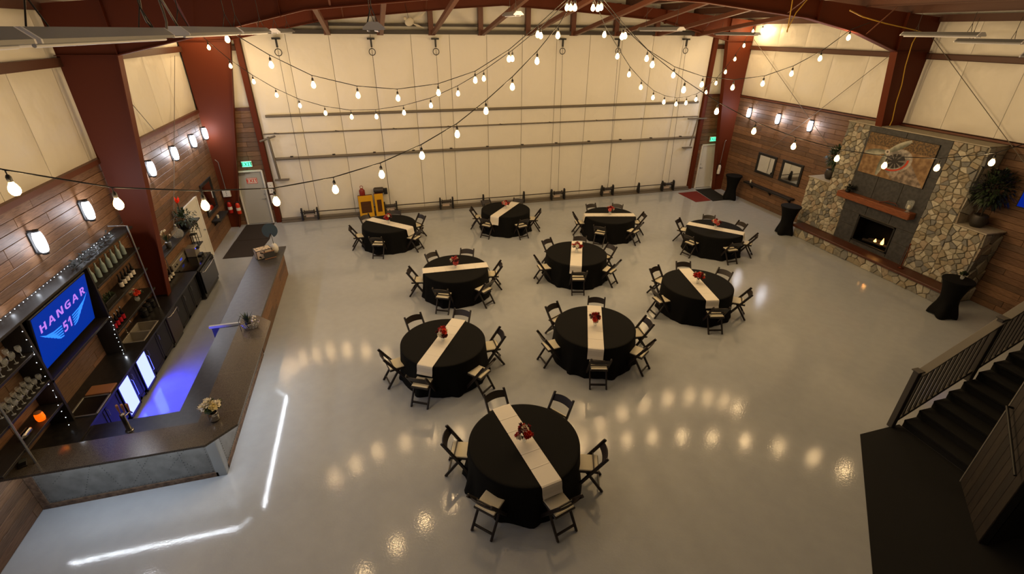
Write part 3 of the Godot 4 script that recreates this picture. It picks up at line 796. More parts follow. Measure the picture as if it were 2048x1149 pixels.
func build_fixtures() -> void:
	fixture("long grey hanging light fixture over the granite bar corner", V(-2.0, 6.72, -1.4), 2.4, 0.6)
	fixture("long grey hanging light fixture over the bar, next along the row from the bar corner", V(-2.0, 6.72, -3.85), 2.4, 0.6)
	fixture("grey and white hanging light fixture over the long bar run", V(-2.0, 6.735, -6.75), 2.75, 0.6)
	fixture("grey hanging light fixture over the grey side counter", V(-2.0, 6.735, -9.6), 2.75, 0.6)
	fixture("white hanging light fixture over the end of the grey counter", V(-2.0, 6.72, -13.6), 2.8, 0.6)
	fixture("grey hanging light fixture over the open floor beside the bar", V(0.13, 6.80, -7.0), 2.4, 0.8)
	fixture("white hanging light fixture under the ridge between the bulb strings", V(3.9, 7.15, -13.6), 1.2, 0.5)
	fixture("white hanging light fixture above the table row by the hangar door", V(8.9, 6.83, -13.9), 2.4, 0.6)
	fixture("white hanging light fixture by the corner column of the plain white door", V(13.8, 6.70, -16.6), 2.4, 0.4)
	fixture("white hanging light fixture in front of the column over the chimney", V(13.5, 6.74, -9.0), 1.85, 0.45)
	fixture("white hanging light fixture beyond the chimney column, lower than its neighbour", V(14.6, 6.60, -8.75), 1.5, 0.5)
	fixture("grey hanging light fixture between the stairs and the fireplace", V(10.2, 6.47, -3.65), 2.4, 0.9)
	var bt := thing("hanging_ornament", "pale bird-shaped ornament hanging above the hangar door header", "ornament", V(1.6, 7.0, ZF + 0.3))
	var bs := S()
	bs.ball(Vector3.ZERO, V(0.17, 0.13, 0.05), 12, 8, Basis(Vector3.BACK, 0.4)); bs.ball(V(-0.14, 0.1, 0), V(0.06, 0.06, 0.04), 10, 6)
	put("body", bs, M.pad, bt)
	for wg in [[V(0.1, 0.03, 0), V(0.42, 0.2, 0.02), V(0.62, 0.36, 0.04), V(0.4, 0.12, 0.06)], [V(0.08, -0.04, 0), V(0.28, -0.08, 0.02), V(0.52, -0.2, 0.04), V(0.26, -0.16, 0.05)]]:
		bs = S()
		for k in [0.0, 0.012]: bs.quad(wg[0] + V(0, 0, k), wg[1] + V(0, 0, k), wg[2] + V(0, 0, k), wg[3] + V(0, 0, k), Vector3.BACK if k > 0.0 else Vector3.FORWARD)
		put("wing", bs, M.pad, bt)
	bs = S()
	bs.tube([V(-0.02, 0.1, 0), V(-0.1, 0.55, 0)], 0.006, 5)
	put("hanging_wire", bs, M.wire, bt)
	# looped cable over the bar fixture and the yellow cord on the chimney column
	var s := S()
	var p := [V(-2.0, 7.25, -6.55)]
	for i in 15: p.append(V(-2.0 + 0.02 * sin(i), 6.98 + 0.26 * cos(TAU * i / 14.0), -6.3 + 0.3 * sin(TAU * i / 14.0)))
	p.append(V(-2.0, 6.77, -6.9))
	s.tube(p, 0.012, 6)
	tag(put("looped_cable", s, M.pipe_grey), "grey cable hanging in a loop above the bar fixtures", "cable")
	s = S()
	p = [V(11.9, 7.25, -11.2), V(12.6, 7.12, -11.4), V(13.6, 6.98, -11.55), V(14.9, 6.82, -11.65), V(15.3, 6.74, -11.66), V(15.0, 6.72, -11.67), V(14.95, 6.5, -11.68), V(15.0, 5.9, -11.68), V(15.12, 5.4, -11.68), V(15.15, 4.9, -11.68), V(15.25, 4.4, -11.68), V(15.2, 4.25, -11.66)]
	s.tube(p, 0.014, 6)
	tag(put("extension_cord", s, mat(Color(0.72, 0.56, 0.14), 0.5)), "yellow extension cord hanging down the column over the chimney", "cord")
	s = S()
	s.tube([V(10.9, 7.5, -11.6), V(10.65, 7.2, -11.6), V(10.5, 6.8, -11.6), V(10.52, 6.75, -11.6), V(10.5, 7.15, -11.62), V(10.46, 7.5, -11.62)], 0.012, 6)
	tag(put("extension_cord", s, mat(Color(0.72, 0.56, 0.14), 0.5)), "short yellow cord loop hanging under the rafter on the fireplace side", "cord")
	for e in [[-4.754, 2.332, "green lit exit sign above the grey door with the red notice"], [15.19, 2.32, "green lit exit sign above the plain white door"]]:
		var t := thing("exit_sign", e[2], "exit sign", V(e[0], e[1], ZF + 0.012), 0.0)
		s = S()
		s.box(V(0, 0, 0.022), V(0.36, 0.22, 0.042), 0.006)
		put("housing", s, M.white_paint, t)
		s = S()
		s.box(V(0, 0, 0.046), V(0.32, 0.18, 0.006))
		put("sign_face", s, glow(Color(0.42, 0.95, 0.78), 1.1), t)
		lettering("EXIT", 0.13, glow(Color(0.02, 0.42, 0.28), 0.5), t, V(0, 0, 0.051), 0.0)
		omni(t, V(0, 0, 0.16), Color(0.35, 1.0, 0.75), 0.02, 0.05)
# ------------------------------------------------------------------ banquet tables
func make_chair() -> Node3D:
	var t := thing("folding_chair", "", "chair")
	for sx in [-1.0, 1.0]:
		var s := S()
		s.bar(V(sx * 0.205, 0.0, -0.24), V(sx * 0.205, 0.80, 0.285), 0.034, 0.056, V(0, -0.5, 1), 0.006)
		put("post", s, M.chair, t)
		s = S()
		s.bar(V(sx * 0.175, 0.445, -0.02), V(sx * 0.175, 0.0, 0.27), 0.032, 0.046, V(0, 0.5, 1), 0.006)
		put("leg", s, M.chair, t)
	var s := S()
	s.bar(V(-0.175, 0.09, 0.212), V(0.175, 0.09, 0.212), 0.024, 0.045, Vector3.UP, 0.003)
	put("stretcher", s, M.chair, t)
	s = S()
	s.bar(V(-0.195, 0.13, -0.157), V(0.195, 0.13, -0.157), 0.02, 0.034, Vector3.UP, 0.003)
	put("crossbar", s, M.chair, t)
	s = S()
	s.bar(V(-0.195, 0.51, 0.095), V(0.195, 0.51, 0.095), 0.02, 0.03, Vector3.UP, 0.003)
	put("crossbar", s, M.chair, t)
	s = S()   # curved top slat, arched along its upper edge
	var n := 8
	for i in n:
		var q := []
		for k in [i, i + 1]:
			var a := float(k) / n
			var x := lerpf(-0.2, 0.2, a)
			var bow := 0.035 * (1.0 - pow(2.0 * a - 1.0, 2.0))
			var y1 := 0.755 + 0.028 * (1.0 - pow(2.0 * a - 1.0, 2.0))
			var y0 := 0.64 + 0.012 * (1.0 - pow(2.0 * a - 1.0, 2.0))
			q.append([V(x, y0, 0.19 + bow), V(x, y1, 0.255 + bow)])
		var o := V(0, -0.012, 0.018)
		s.quad(q[0][0], q[1][0], q[1][1], q[0][1], Vector3.FORWARD)
		s.quad(q[0][0] + o, q[1][0] + o, q[1][1] + o, q[0][1] + o, Vector3.BACK)
		s.quad(q[0][1], q[1][1], q[1][1] + o, q[0][1] + o, Vector3.UP)
		s.quad(q[0][0], q[1][0], q[1][0] + o, q[0][0] + o, Vector3.DOWN)
	put("backrest", s, M.chair, t)
	s = S()
	s.box(V(0, 0.437, -0.015), V(0.37, 0.034, 0.40), 0.006)
	put("seat_frame", s, M.chair, t)
	s = S()
	s.box(V(0, 0.466, -0.015), V(0.345, 0.026, 0.375), 0.012)
	put("seat_pad", s, M.pad, t)
	return t

func cloth_mesh(sd: int) -> Shape:
	var g := RandomNumberGenerator.new()
	g.seed = sd
	var s := S()
	var nt := 96
	var R := 0.92
	var am := []
	for k in 5: am.append([g.randi_range(5, 8) + 3 * k, g.randf() * TAU, g.randf_range(0.5, 1.0) / (1.0 + 0.35 * k)])
	var prof := [[0.0, 0.0, 0.768], [0.0, 0.55, 0.768], [0.0, 0.86, 0.768], [0.0, 0.905, 0.764], [0.0, 0.922, 0.75], [0.06, 0.926, 0.70], [0.2, 0.932, 0.6], [0.45, 0.938, 0.42], [0.7, 0.948, 0.23], [0.88, 0.96, 0.1], [1.0, 0.975, 0.008]]
	var f := func(i: int, k: int) -> Vector3:
		var a := TAU * k / nt
		var w := 0.0
		for m in am: w += m[2] * sin(m[0] * a + m[1])
		var t: float = prof[i][0]
		var r: float = prof[i][1] + t * (0.026 * w + 0.03 * absf(w) * t)
		return V(r * cos(a), prof[i][2], r * sin(a))
	for i in prof.size() - 1:
		for k in nt:
			var q := []
			for gq in [[i, k], [i, k + 1], [i + 1, k + 1], [i + 1, k]]:
				var ii: int = gq[0]
				var kk: int = gq[1]
				var n := Vector3.UP
				if ii >= 3:
					var d1: Vector3 = f.call(ii, kk + 1) - f.call(ii, kk - 1)
					var d2: Vector3 = f.call(mini(ii + 1, prof.size() - 1), kk) - f.call(ii - 1, kk)
					n = d1.cross(d2).normalized()
					var p: Vector3 = f.call(ii, kk)
					if n.dot(V(p.x, 0.4, p.z)) < 0.0: n = -n
				q.append([f.call(ii, kk), n])
			if i > 0: s.tri(q[0][0], q[1][0], q[2][0], q[0][1], q[1][1], q[2][1])
			s.tri(q[0][0], q[2][0], q[3][0], q[0][1], q[2][1], q[3][1])
	return s

func runner_mesh(dr: float) -> Shape:
	var s := S()
	var pr := []      # (along, height)
	pr.append(Vector2(-0.985, 0.77 - dr)); pr.append(Vector2(-0.960, 0.70 - dr * 0.4)); pr.append(Vector2(-0.945, 0.73)); pr.append(Vector2(-0.93, 0.765)); pr.append(Vector2(-0.905, 0.774))
	for c in [-0.6, -0.28, 0.24, 0.56]:
		pr.append(Vector2(c - 0.012, 0.774)); pr.append(Vector2(c, 0.779)); pr.append(Vector2(c + 0.012, 0.774))
	pr.append(Vector2(0.905, 0.774)); pr.append(Vector2(0.93, 0.765)); pr.append(Vector2(0.945, 0.73)); pr.append(Vector2(0.960, 0.70 - dr * 0.4)); pr.append(Vector2(0.985, 0.77 - dr))
	var h := 0.17
	for i in pr.size() - 1:
		var a: Vector2 = pr[i]
		var b: Vector2 = pr[i + 1]
		var d := (b - a).normalized()
		var n := V(0, d.x, -d.y)
		if n.y < 0.0: n = -n
		if absf(n.y) < 0.3 and n.z * (a.x + b.x) < 0.0: n = -n
		var o := -n * 0.003
		s.quad(V(-h, a.y, a.x), V(h, a.y, a.x), V(h, b.y, b.x), V(-h, b.y, b.x), n)
		s.quad(V(-h, a.y, a.x) + o, V(h, a.y, a.x) + o, V(h, b.y, b.x) + o, V(-h, b.y, b.x) + o, -n)
		for x in [-h, h]: s.quad(V(x, a.y, a.x), V(x, b.y, b.x), V(x, b.y, b.x) + o, V(x, a.y, a.x) + o, V(x, 0, 0))
	return s

func bloom(r: float, petals: int, layers := 3) -> Shape:
	var s := S()
	for l in layers:
		var rr := r * (1.0 - 0.27 * l)
		var lift := r * (0.1 + 0.28 * l)
		for k in petals:
			var a := TAU * (k + 0.5 * (l % 2)) / petals
			var d := V(cos(a), 0, sin(a))
			var e := V(-sin(a), 0, cos(a)) * rr * 0.42
			var b := V(0, lift * 0.3, 0)
			var m := d * rr * 0.62 + V(0, lift, 0)
			var tp := d * rr + V(0, lift * (0.9 + 0.35 * l), 0)
			s.flat(b, m + e, m - e, Vector3.UP); s.flat(m + e, tp, m - e, Vector3.UP + d * 0.3)
	s.ball(V(0, r * 0.35, 0), V(r, r, r) * 0.26, 6, 4)
	return s
func leaf(s: Shape, a: Vector3, d: Vector3, l: float, w: float, droop := 0.25) -> void:
	var sd := d.cross(Vector3.UP)
	if sd.length() < 0.05: sd = Vector3.RIGHT
	sd = sd.normalized() * w * 0.5
	var up := sd.cross(d).normalized()
	if up.y < 0.0: up = -up
	var m := a + d * l * 0.5 + Vector3.UP * l * droop * 0.25
	var e := a + d * l - Vector3.UP * l * droop
	s.flat(a, m + sd, m, up); s.flat(a, m, m - sd, up); s.flat(m, m + sd, e, up); s.flat(m - sd, m, e, up)
func dir(g: RandomNumberGenerator, lo: float, hi: float) -> Vector3:
	var a := g.randf() * TAU
	var e := g.randf_range(lo, hi)
	return V(cos(a) * cos(e), sin(e), sin(a) * cos(e))

func bouquet(called: String, label: String, at: Vector3, sd: int, mats: Array, size: float, vase_h: float, vase_r: float, group := "", vase_mat: Material = null) -> Node3D:
	var g := RandomNumberGenerator.new()
	g.seed = sd
	var t := thing(called, label, "flowers", at, g.randf() * TAU, group)
	var s := S()
	s.lathe([Vector2(0, 0), Vector2(vase_r * 0.75, 0), Vector2(vase_r, vase_h * 0.35), Vector2(vase_r * 0.95, vase_h * 0.8), Vector2(vase_r * 0.8, vase_h), Vector2(vase_r * 0.72, vase_h), Vector2(vase_r * 0.86, vase_h * 0.75), Vector2(vase_r * 0.88, vase_h * 0.35), Vector2(vase_r * 0.6, 0.012), Vector2(0, 0.012)], 18)
	put("vase", s, vase_mat if vase_mat else M.glass, t)
	var n := 17
	s = S()
	var lf := S()
	for i in n:
		var d := dir(g, 0.15, 1.5)
		if i == 0: d = Vector3.UP
		var c := V(0, vase_h + size * 0.25, 0) + d * size * g.randf_range(0.46, 0.60)
		s.tube([V(0, 0.03, 0), V(0, vase_h * 0.9, 0), c], 0.004, 4)
		var b := bloom(size * g.randf_range(0.30, 0.40), g.randi_range(6, 8))
		var o := put("blossom", b, mats[i % mats.size()], t, c)
		o.basis = Basis(Quaternion(Vector3.UP, d)) if d.dot(Vector3.UP) < 0.999 else Basis.IDENTITY
		for k in 4: leaf(lf, V(0, vase_h + size * 0.15, 0) + d * size * 0.25, (d + dir(g, -0.5, 0.6) * 0.8).normalized(), size * g.randf_range(0.35, 0.55), size * 0.2)
	put("stem", s, M.stem, t)
	put("foliage", lf, M.leaf, t)
	return t

const SIDES := ["farthest from the hangar door at", "on the stairs side of", "nearest the fireplace at", "on the white-door side of", "nearest the hangar door at", "on the notice-door side of", "nearest the bar at", "on the granite-corner side of"]
func build_tables() -> void:
	# x, z, runner angle, chairs' angles, what singles the table out
	var tb := [
		[1.747, -5.496, 10.2, [-173, -111, -45, 13, 66, 131], "the lone table at the layout's tip", 0.20],
		[4.335, -8.455, -22.8, [-150, -87, -19, 42, 84, 154], "the fireplace-side table of the row of two", 0.24],
		[0.868, -8.745, -31.5, [-155, -82, -32, 35, 89, 152], "the bar-side table of the row of two", 0.2],
		[7.879, -9.694, -11.0, [-151, -87, -8, 53, 110, 163], "the fireplace-side table in the row of three", 0.2],
		[5.48, -12.404, -23.2, [-156, -85, -19, 44, 99, 152], "the middle table of the row of three", 0.24],
		[1.726, -12.291, 88.1, [-156, -97, -27, 35, 88, 154], "the bar-side table of the row of three", 0.2],
		[0.056, -16.413, 46.0, [-140, -83, -23, 46, 113, 168], "the table in front of the yellow heaters", 0.24],
		[4.404, -16.869, -40.2, [-158, -105, -52, 17, 65, 143], "the table closest to the hangar door", 0.3],
		[7.96, -15.279, 75.6, [-171, -108, -41, 27, 80, 141], "the back-row table next towards the fireplace", 0.22],
		[10.898, -13.116, 42.7, [-145, -75, -6, 45, 101, 154], "the back-row table facing the hearth", 0.2]]
	var chair0: Node3D = null
	var red := [M.bloom_red, M.bloom_red, M.bloom_orange, M.bloom_white, M.bloom_dark]
	var mixed := [M.bloom_red, M.bloom_pink, M.bloom_white, M.bloom_dark, M.bloom_pink]
	for i in tb.size():
		var q = tb[i]
		var at := V(q[0], 0, q[1])
		var tt := thing("round_table", "round table under black cloth, " + q[4], "table", at, 0.0, "round banquet tables")
		var s := S()
		s.lathe([Vector2(0, 0.735), Vector2(0.9, 0.735), Vector2(0.905, 0.745), Vector2(0.9, 0.762), Vector2(0, 0.762)], 40)
		put("tabletop", s, M.board, tt)
		for k in 4:
			s = S()
			var d := V(cos(PI / 4 + PI / 2 * k), 0, sin(PI / 4 + PI / 2 * k))
			s.tube([d * 0.6 + V(0, 0.003, 0), d * 0.5 + V(0, 0.735, 0)], 0.014, 6)
			put("leg", s, M.black_metal, tt)
		tag(put("tablecloth", cloth_mesh(100 + i), M.cloth, self, at), "black floor-length tablecloth on " + q[4], "tablecloth", "black tablecloths")
		var rn := put("table_runner", runner_mesh(q[5]), M.runner, self, at)
		rn.rotation.y = deg_to_rad(q[2])
		tag(rn, "ivory runner draped across " + q[4], "runner", "ivory table runners")
		bouquet("centrepiece", "vase of red flowers on " + q[4], at + V(0, 0.7795, 0), 300 + i, red if i in [0, 1, 2, 3, 4] else mixed, 0.20, 0.11, 0.05, "table centrepieces")
		for a in q[3]:
			var an := deg_to_rad(a)
			var p := at + V(sin(an), 0, cos(an)) * 1.06
			var label: String = "folding chair " + SIDES[posmod(roundi(a / 45.0), 8)] + " " + q[4]
			var grp: String = "chairs at " + q[4]
			var jig := deg_to_rad(rng.randf_range(-7, 7))
			if chair0 == null:
				chair0 = make_chair()
				chair0.position = p; chair0.rotation.y = an + jig; chair0.set_meta("label", label); chair0.set_meta("group", grp)
			else: copy(chair0, p, an + jig, label, grp)

func cocktail_table(at: Vector3, turn: float, label: String) -> void:
	var t := thing("cocktail_table", label, "cocktail table", at, turn, "tall tables in black stretch covers")
	var s := S()
	var nt := 48
	var f := func(h: float, k: int) -> Vector3:       # a stretch cover: round on top, drawn to four feet below
		var a := TAU * k / nt
		var foot: float = pow(absf(cos(2.0 * a)), 2.5)
		var waist: float = 0.19 + 0.16 * pow(h, 3.0)
		var low: float = lerpf(0.25, 0.34, foot)
		var r: float = lerpf(low, waist, smoothstep(0.0, 0.55, h))
		if h > 0.97: r = 0.35
		var y: float = 1.08 * h
		if h < 0.2: y += (1.0 - foot) * 0.06 * (1.0 - h / 0.2)
		return V(r * cos(a), y, r * sin(a))
	var hs := [0.0, 0.06, 0.14, 0.24, 0.36, 0.5, 0.64, 0.78, 0.88, 0.94, 0.975, 1.0]
	for i in hs.size() - 1:
		for k in nt:
			var q := []
			for g in [[hs[i], k], [hs[i], k + 1], [hs[i + 1], k + 1], [hs[i + 1], k]]:
				var d1: Vector3 = f.call(g[0], g[1] + 1) - f.call(g[0], g[1] - 1)
				var d2: Vector3 = f.call(minf(g[0] + 0.02, 1.0), g[1]) - f.call(maxf(g[0] - 0.02, 0.0), g[1])
				var n := d1.cross(d2).normalized()
				var p: Vector3 = f.call(g[0], g[1])
				q.append([p, n if n.dot(V(p.x, 0, p.z)) > 0.0 else -n])
			s.tri(q[0][0], q[1][0], q[2][0], q[0][1], q[1][1], q[2][1]); s.tri(q[0][0], q[2][0], q[3][0], q[0][1], q[2][1], q[3][1])
	put("stretch_cover", s, M.spandex, t)
	s = S()
	s.lathe([Vector2(0.35, 1.075), Vector2(0.345, 1.09), Vector2(0, 1.092)], 36)
	put("tabletop", s, M.spandex, t)

# ------------------------------------------------------------------ the bar
func bottle_mesh(h: float, r: float) -> Array:   # body and neck in one glass shape, and a cap
	var s := S()
	s.lathe([Vector2(0, 0), Vector2(r * 0.9, 0), Vector2(r, h * 0.03), Vector2(r, h * 0.52), Vector2(r * 0.85, h * 0.62), Vector2(r * 0.42, h * 0.75), Vector2(r * 0.36, h * 0.93), Vector2(0, h * 0.93)], 14)
	var c := S()
	c.lathe([Vector2(0, h * 0.93), Vector2(r * 0.42, h * 0.92), Vector2(r * 0.42, h), Vector2(0, h)], 10)
	var l := S()
	l.lathe([Vector2(r * 1.015, h * 0.12), Vector2(r * 1.02, h * 0.13), Vector2(r * 1.02, h * 0.45), Vector2(r * 1.015, h * 0.46)], 14)
	return [s.mesh(), c.mesh(), l.mesh()]
func bottles(label: String, group: String, spots: Array, h: float, r: float, mb: Material, mc: Material, ml: Material) -> void:
	var ms := bottle_mesh(h, r)
	var first: Node3D = null
	for p in spots:
		if first == null:
			first = thing("bottle", label, "bottle", p, 0.0, group)
			put("glass_body", ms[0], mb, first); put("cap", ms[1], mc, first)
			if ml: put("paper_label", ms[2], ml, first)
		else: copy(first, p, 0.0)
func glasses(label: String, group: String, spots: Array, h: float, r: float) -> void:
	var s := S()
	s.lathe([Vector2(0, 0), Vector2(r * 0.7, 0), Vector2(r * 0.72, 0.006), Vector2(r * 0.12, 0.012), Vector2(r * 0.1, h * 0.42), Vector2(r * 0.7, h * 0.55), Vector2(r, h * 0.78), Vector2(r * 0.85, h)], 12)
	var m := s.mesh()
	for p in spots: tag(put("drinking_glass", m, M.glass, self, p), label, "glass", group)

func build_bar() -> void:
	var t := thing("bar_counter", "L-shaped bar with speckled brown granite top and riveted aluminium front", "bar", V(XL, 0, -6.8))
	var o := -t.position
	var fx := -3.165
	var s := S()
	# carcass behind the sheets
	s.bx(XL + 0.004, fx - 0.03, 0.0, 1.03, -6.83, -6.98); s.bx(fx - 0.03, fx - 0.18, 0.0, 1.03, -6.83, -10.36)
	s.v = shifted(s.v, o)
	put("carcass", s, M.cabinet, t)
	# front sheets with frames, near run then long run
	var near := [[XL + 0.12, fx - 0.16]]
	for q in near:
		s = S(); s.bx(q[0], q[1], 0.1, 1.0, -6.815, -6.83); s.v = shifted(s.v, o); put("metal_sheet", s, M.alu, t)
	var far := [[-6.98, -8.05], [-8.07, -9.15], [-9.17, -10.2]]
	for q in far:
		s = S(); s.bx(fx - 0.03, fx - 0.015, 0.1, 1.0, q[0], q[1]); s.v = shifted(s.v, o); put("metal_sheet", s, M.alu, t)
	s = S()
	s.bx(XL + 0.004, fx - 0.12, 0.0, 0.1, -6.8, -6.83, 0.004); s.bx(XL + 0.004, XL + 0.12, 0.1, 1.03, -6.8, -6.83, 0.004); s.bx(fx - 0.03, fx, 0.0, 0.1, -6.92, -10.36, 0.004)
	s.bx(fx - 0.03, fx, 0.1, 1.03, -10.2, -10.36, 0.004); s.bx(fx - 0.03, fx, 0.985, 1.03, -6.92, -10.2, 0.004)
	s.v = shifted(s.v, o); put("frame_rail", s, M.rust, t)
	s = S()
	s.bx(fx - 0.16, fx, 0.0, 1.03, -6.8, -6.825, 0.004); s.bx(fx - 0.025, fx, 0.0, 1.03, -6.825, -6.96, 0.004)
	s.v = shifted(s.v, o); put("corner_angle", s, M.galv, t)
	# rivet lines
	s = S()
	var g := RandomNumberGenerator.new()
	g.seed = 77
	var lines := []
	for q in near:
		lines.append([V(q[0] + 0.04, 0.13, -6.812), V(q[1] - 0.04, 0.13, -6.812)]); lines.append([V(q[0] + 0.04, 0.97, -6.812), V(q[1] - 0.04, 0.97, -6.812)])
		lines.append([V(q[0] + 0.03, 0.13, -6.812), V(q[0] + 0.03, 0.97, -6.812)]); lines.append([V(q[1] - 0.03, 0.13, -6.812), V(q[1] - 0.03, 0.97, -6.812)])
	for k in [[-5.2, 0.15, -4.9, 0.8], [-4.85, 0.85, -4.7, 0.2], [-4.5, 0.2, -4.1, 0.75], [-4.35, 0.9, -4.25, 0.15], [-4.0, 0.8, -3.6, 0.3], [-3.95, 0.35, -3.5, 0.85], [-3.75, 0.9, -3.7, 0.15], [-5.5, 0.5, -5.1, 0.9]]:
		lines.append([V(k[0], k[1], -6.812), V(k[2], k[3], -6.812)])
	for q in far:
		lines.append([V(fx - 0.012, 0.13, q[0] - 0.04), V(fx - 0.012, 0.13, q[1] + 0.04)]); lines.append([V(fx - 0.012, 0.96, q[0] - 0.04), V(fx - 0.012, 0.96, q[1] + 0.04)])
		lines.append([V(fx - 0.012, 0.13, q[0] - 0.04), V(fx - 0.012, 0.96, q[0] - 0.04)])
	for l in lines:
		var n := int((l[1] - l[0]).length() / 0.055)
		for i in n + 1: s.ball(l[0].lerp(l[1], float(i) / n), V(0.007, 0.007, 0.007), 5, 3)
	s.v = shifted(s.v, o); put("rivets", s, M.rivet, t).set_meta("kind", "stuff")
	# stone top: outline in x,z pulled up
	s = S()
	var top := PackedVector2Array([Vector2(XL + 0.004, -6.46), Vector2(-3.14, -6.43), Vector2(-2.75, -6.80), Vector2(-2.75, -10.05), Vector2(-3.06, -10.37), Vector2(-3.38, -10.37), Vector2(-3.38, -7.0), Vector2(XL + 0.004, -7.0)])
	s.prism(top, 0.0, 0.04, Transform3D(Basis(Vector3.RIGHT, Vector3.BACK, Vector3.UP), V(0, 1.03, 0) + o))
	put("granite_top", s, M.granite, t)
	s = S()
	s.prism(PackedVector2Array([Vector2(-3.36, -7.02), Vector2(-3.36, -10.33), Vector2(-3.87, -10.33), Vector2(-3.87, -7.6), Vector2(-5.16, -7.6), Vector2(-5.16, -7.02)]), 0.0, 0.035, Transform3D(Basis(Vector3.RIGHT, Vector3.BACK, Vector3.UP), V(0, 0.855, 0) + o))
	put("lower_worktop", s, M.dark_top, t)
	s = S()
	s.bx(-3.80, -3.35, 0.1, 0.855, -7.5, -10.33); s.bx(-5.1, -3.35, 0.1, 0.855, -6.98, -7.5); s.bx(-3.74, -3.35, 0.0, 0.1, -7.4, -10.33)
	s.v = shifted(s.v, o); put("inner_cabinet", s, M.cabinet, t)
	# light strip below the overhang
	s = S()
	var path := [V(-5.70, 1.018, -6.52), V(-3.18, 1.018, -6.50), V(-2.82, 1.018, -6.83), V(-2.82, 1.018, -9.98), V(-3.1, 1.018, -10.28)]
	for i in [0, 2, 3]: s.bar(path[i] + o, path[i + 1] + o, 0.010, 0.01)
	s.bar(path[1] + o, path[1].lerp(path[2], 0.5) + o, 0.010, 0.01)
	put("led_strip", s, M.led_white, t)
	for q in [[0, 1], [2, 3]]:
		var a: Vector3 = path[q[0]]
		var b: Vector3 = path[q[1]]
		var l := AreaLight3D.new()
		l.name = "light"
		l.light_color = Color(0.94, 0.97, 1.0); l.light_energy = LED_E * (b - a).length(); l.area_size = Vector2((b - a).length(), 0.012); l.area_range = 40.0; l.shadow_enabled = true; l.area_normalize_energy = true
		var d := (b - a).normalized()
		l.transform = Transform3D(Basis(d, Vector3.UP.cross(d) * 1.0, Vector3.UP), (a + b) * 0.5 + V(0, -0.01, 0) + o)
		if l.transform.basis.determinant() < 0.0: l.transform.basis.y = -l.transform.basis.y
		t.add_child(l, true)
	# grey side counter
	t = thing("side_counter", "long grey-topped counter with wood plank front running from the granite bar", "counter", V(-3.5, 0, -12.6))
	o = -t.position
	s = S(); s.bx(-3.78, -3.19, 0.0, 0.88, -10.44, -14.74); s.v = shifted(s.v, o); put("carcass", s, M.cabinet, t)
	s = S(); s.bx(-3.88, -3.06, 0.88, 0.925, -10.40, -14.78, 0.004); s.v = shifted(s.v, o); put("laminate_top", s, M.laminate, t)
	planks(t, V(-3.168, 0.0, -14.74) + o, Vector3.BACK, 4.3, 0.88, Vector3.RIGHT, M.plank_z, 0.176)
	planks(t, V(-3.19, 0.0, -14.762) + o, Vector3.LEFT, 0.59, 0.88, Vector3.FORWARD, M.plank_x, 0.176)
	s = S(); s.bx(-4.1, -3.40, 0.865, 0.927, -10.385, -10.44, 0.004); s.v = shifted(s.v, o); put("end_lip", s, M.grey_paint, t)
	s = S(); s.bx(-4.06, -3.78, 0.0, 0.865, -10.41, -10.44, 0.003); s.v = shifted(s.v, o); put("end_panel", s, M.laminate, t)
	# tap tower
	t = thing("beer_tap", "chrome beer tap tower with handles on the dark worktop", "beer tap", V(-4.52, 0.89, -7.31))
	s = S(); s.lathe([Vector2(0, 0), Vector2(0.06, 0), Vector2(0.06, 0.015), Vector2(0.038, 0.025), Vector2(0.038, 0.33), Vector2(0.03, 0.36), Vector2(0, 0.365)], 16); put("tower", s, M.chrome, t)
	s = S()
	for x in [-0.07, 0.0, 0.07]: s.tube([V(x * 0.4, 0.30, 0.0), V(x, 0.31, -0.1), V(x, 0.25, -0.13)], 0.012, 8)
	put("spout", s, M.chrome, t)
	for x in [-0.07, 0.0, 0.07]:
		s = S(); s.lathe([Vector2(0, 0.32), Vector2(0.01, 0.32), Vector2(0.022, 0.45), Vector2(0.018, 0.48), Vector2(0, 0.485)], 10, Transform3D(Basis.IDENTITY, V(x, 0, -0.09))); put("handle", s, M.board, t)

const LED_E := 0.36
func shifted(a: PackedVector3Array, o: Vector3) -> PackedVector3Array:
	var r := PackedVector3Array()
	for p in a: r.append(p + o)
	return r

func cabinet(label: String, z0: float, z1: float, doors: int, top := 0.878) -> void:   # base cabinet against the bar wall, z0 > z1
	var t := thing("base_cabinet", label, "cabinet", V(XL, 0, (z0 + z1) * 0.5), 0.0, "black base cabinets behind the bar")
	var w := z0 - z1
	var s := S()
	s.bx(0.004, 0.56, 0.09, top, -w * 0.5 + 0.003, w * 0.5 - 0.003); s.bx(0.004, 0.5, 0.0, 0.09, -w * 0.5 + 0.003, w * 0.5 - 0.003)
	put("body", s, M.cabinet, t)
	for i in doors:
		var a := -w * 0.5 + w * i / doors + 0.01
		var b := -w * 0.5 + w * (i + 1) / doors - 0.01
		s = S()
		s.bx(0.56, 0.58, 0.11, 0.86, a, b, 0.004)
		for q in [[0.11, 0.18, a, b], [0.79, 0.86, a, b], [0.11, 0.86, a, a + 0.06], [0.11, 0.86, b - 0.06, b]]: s.bx(0.58, 0.588, q[0], q[1], q[2], q[3], 0.002)
		var d := put("door", s, M.cabinet, t)
		s = S()
		s.tube([V(0.588, 0.74, b - 0.03), V(0.61, 0.74, b - 0.03), V(0.61, 0.62, b - 0.03), V(0.588, 0.62, b - 0.03)], 0.005, 6)
		put("handle", s, M.galv, d)

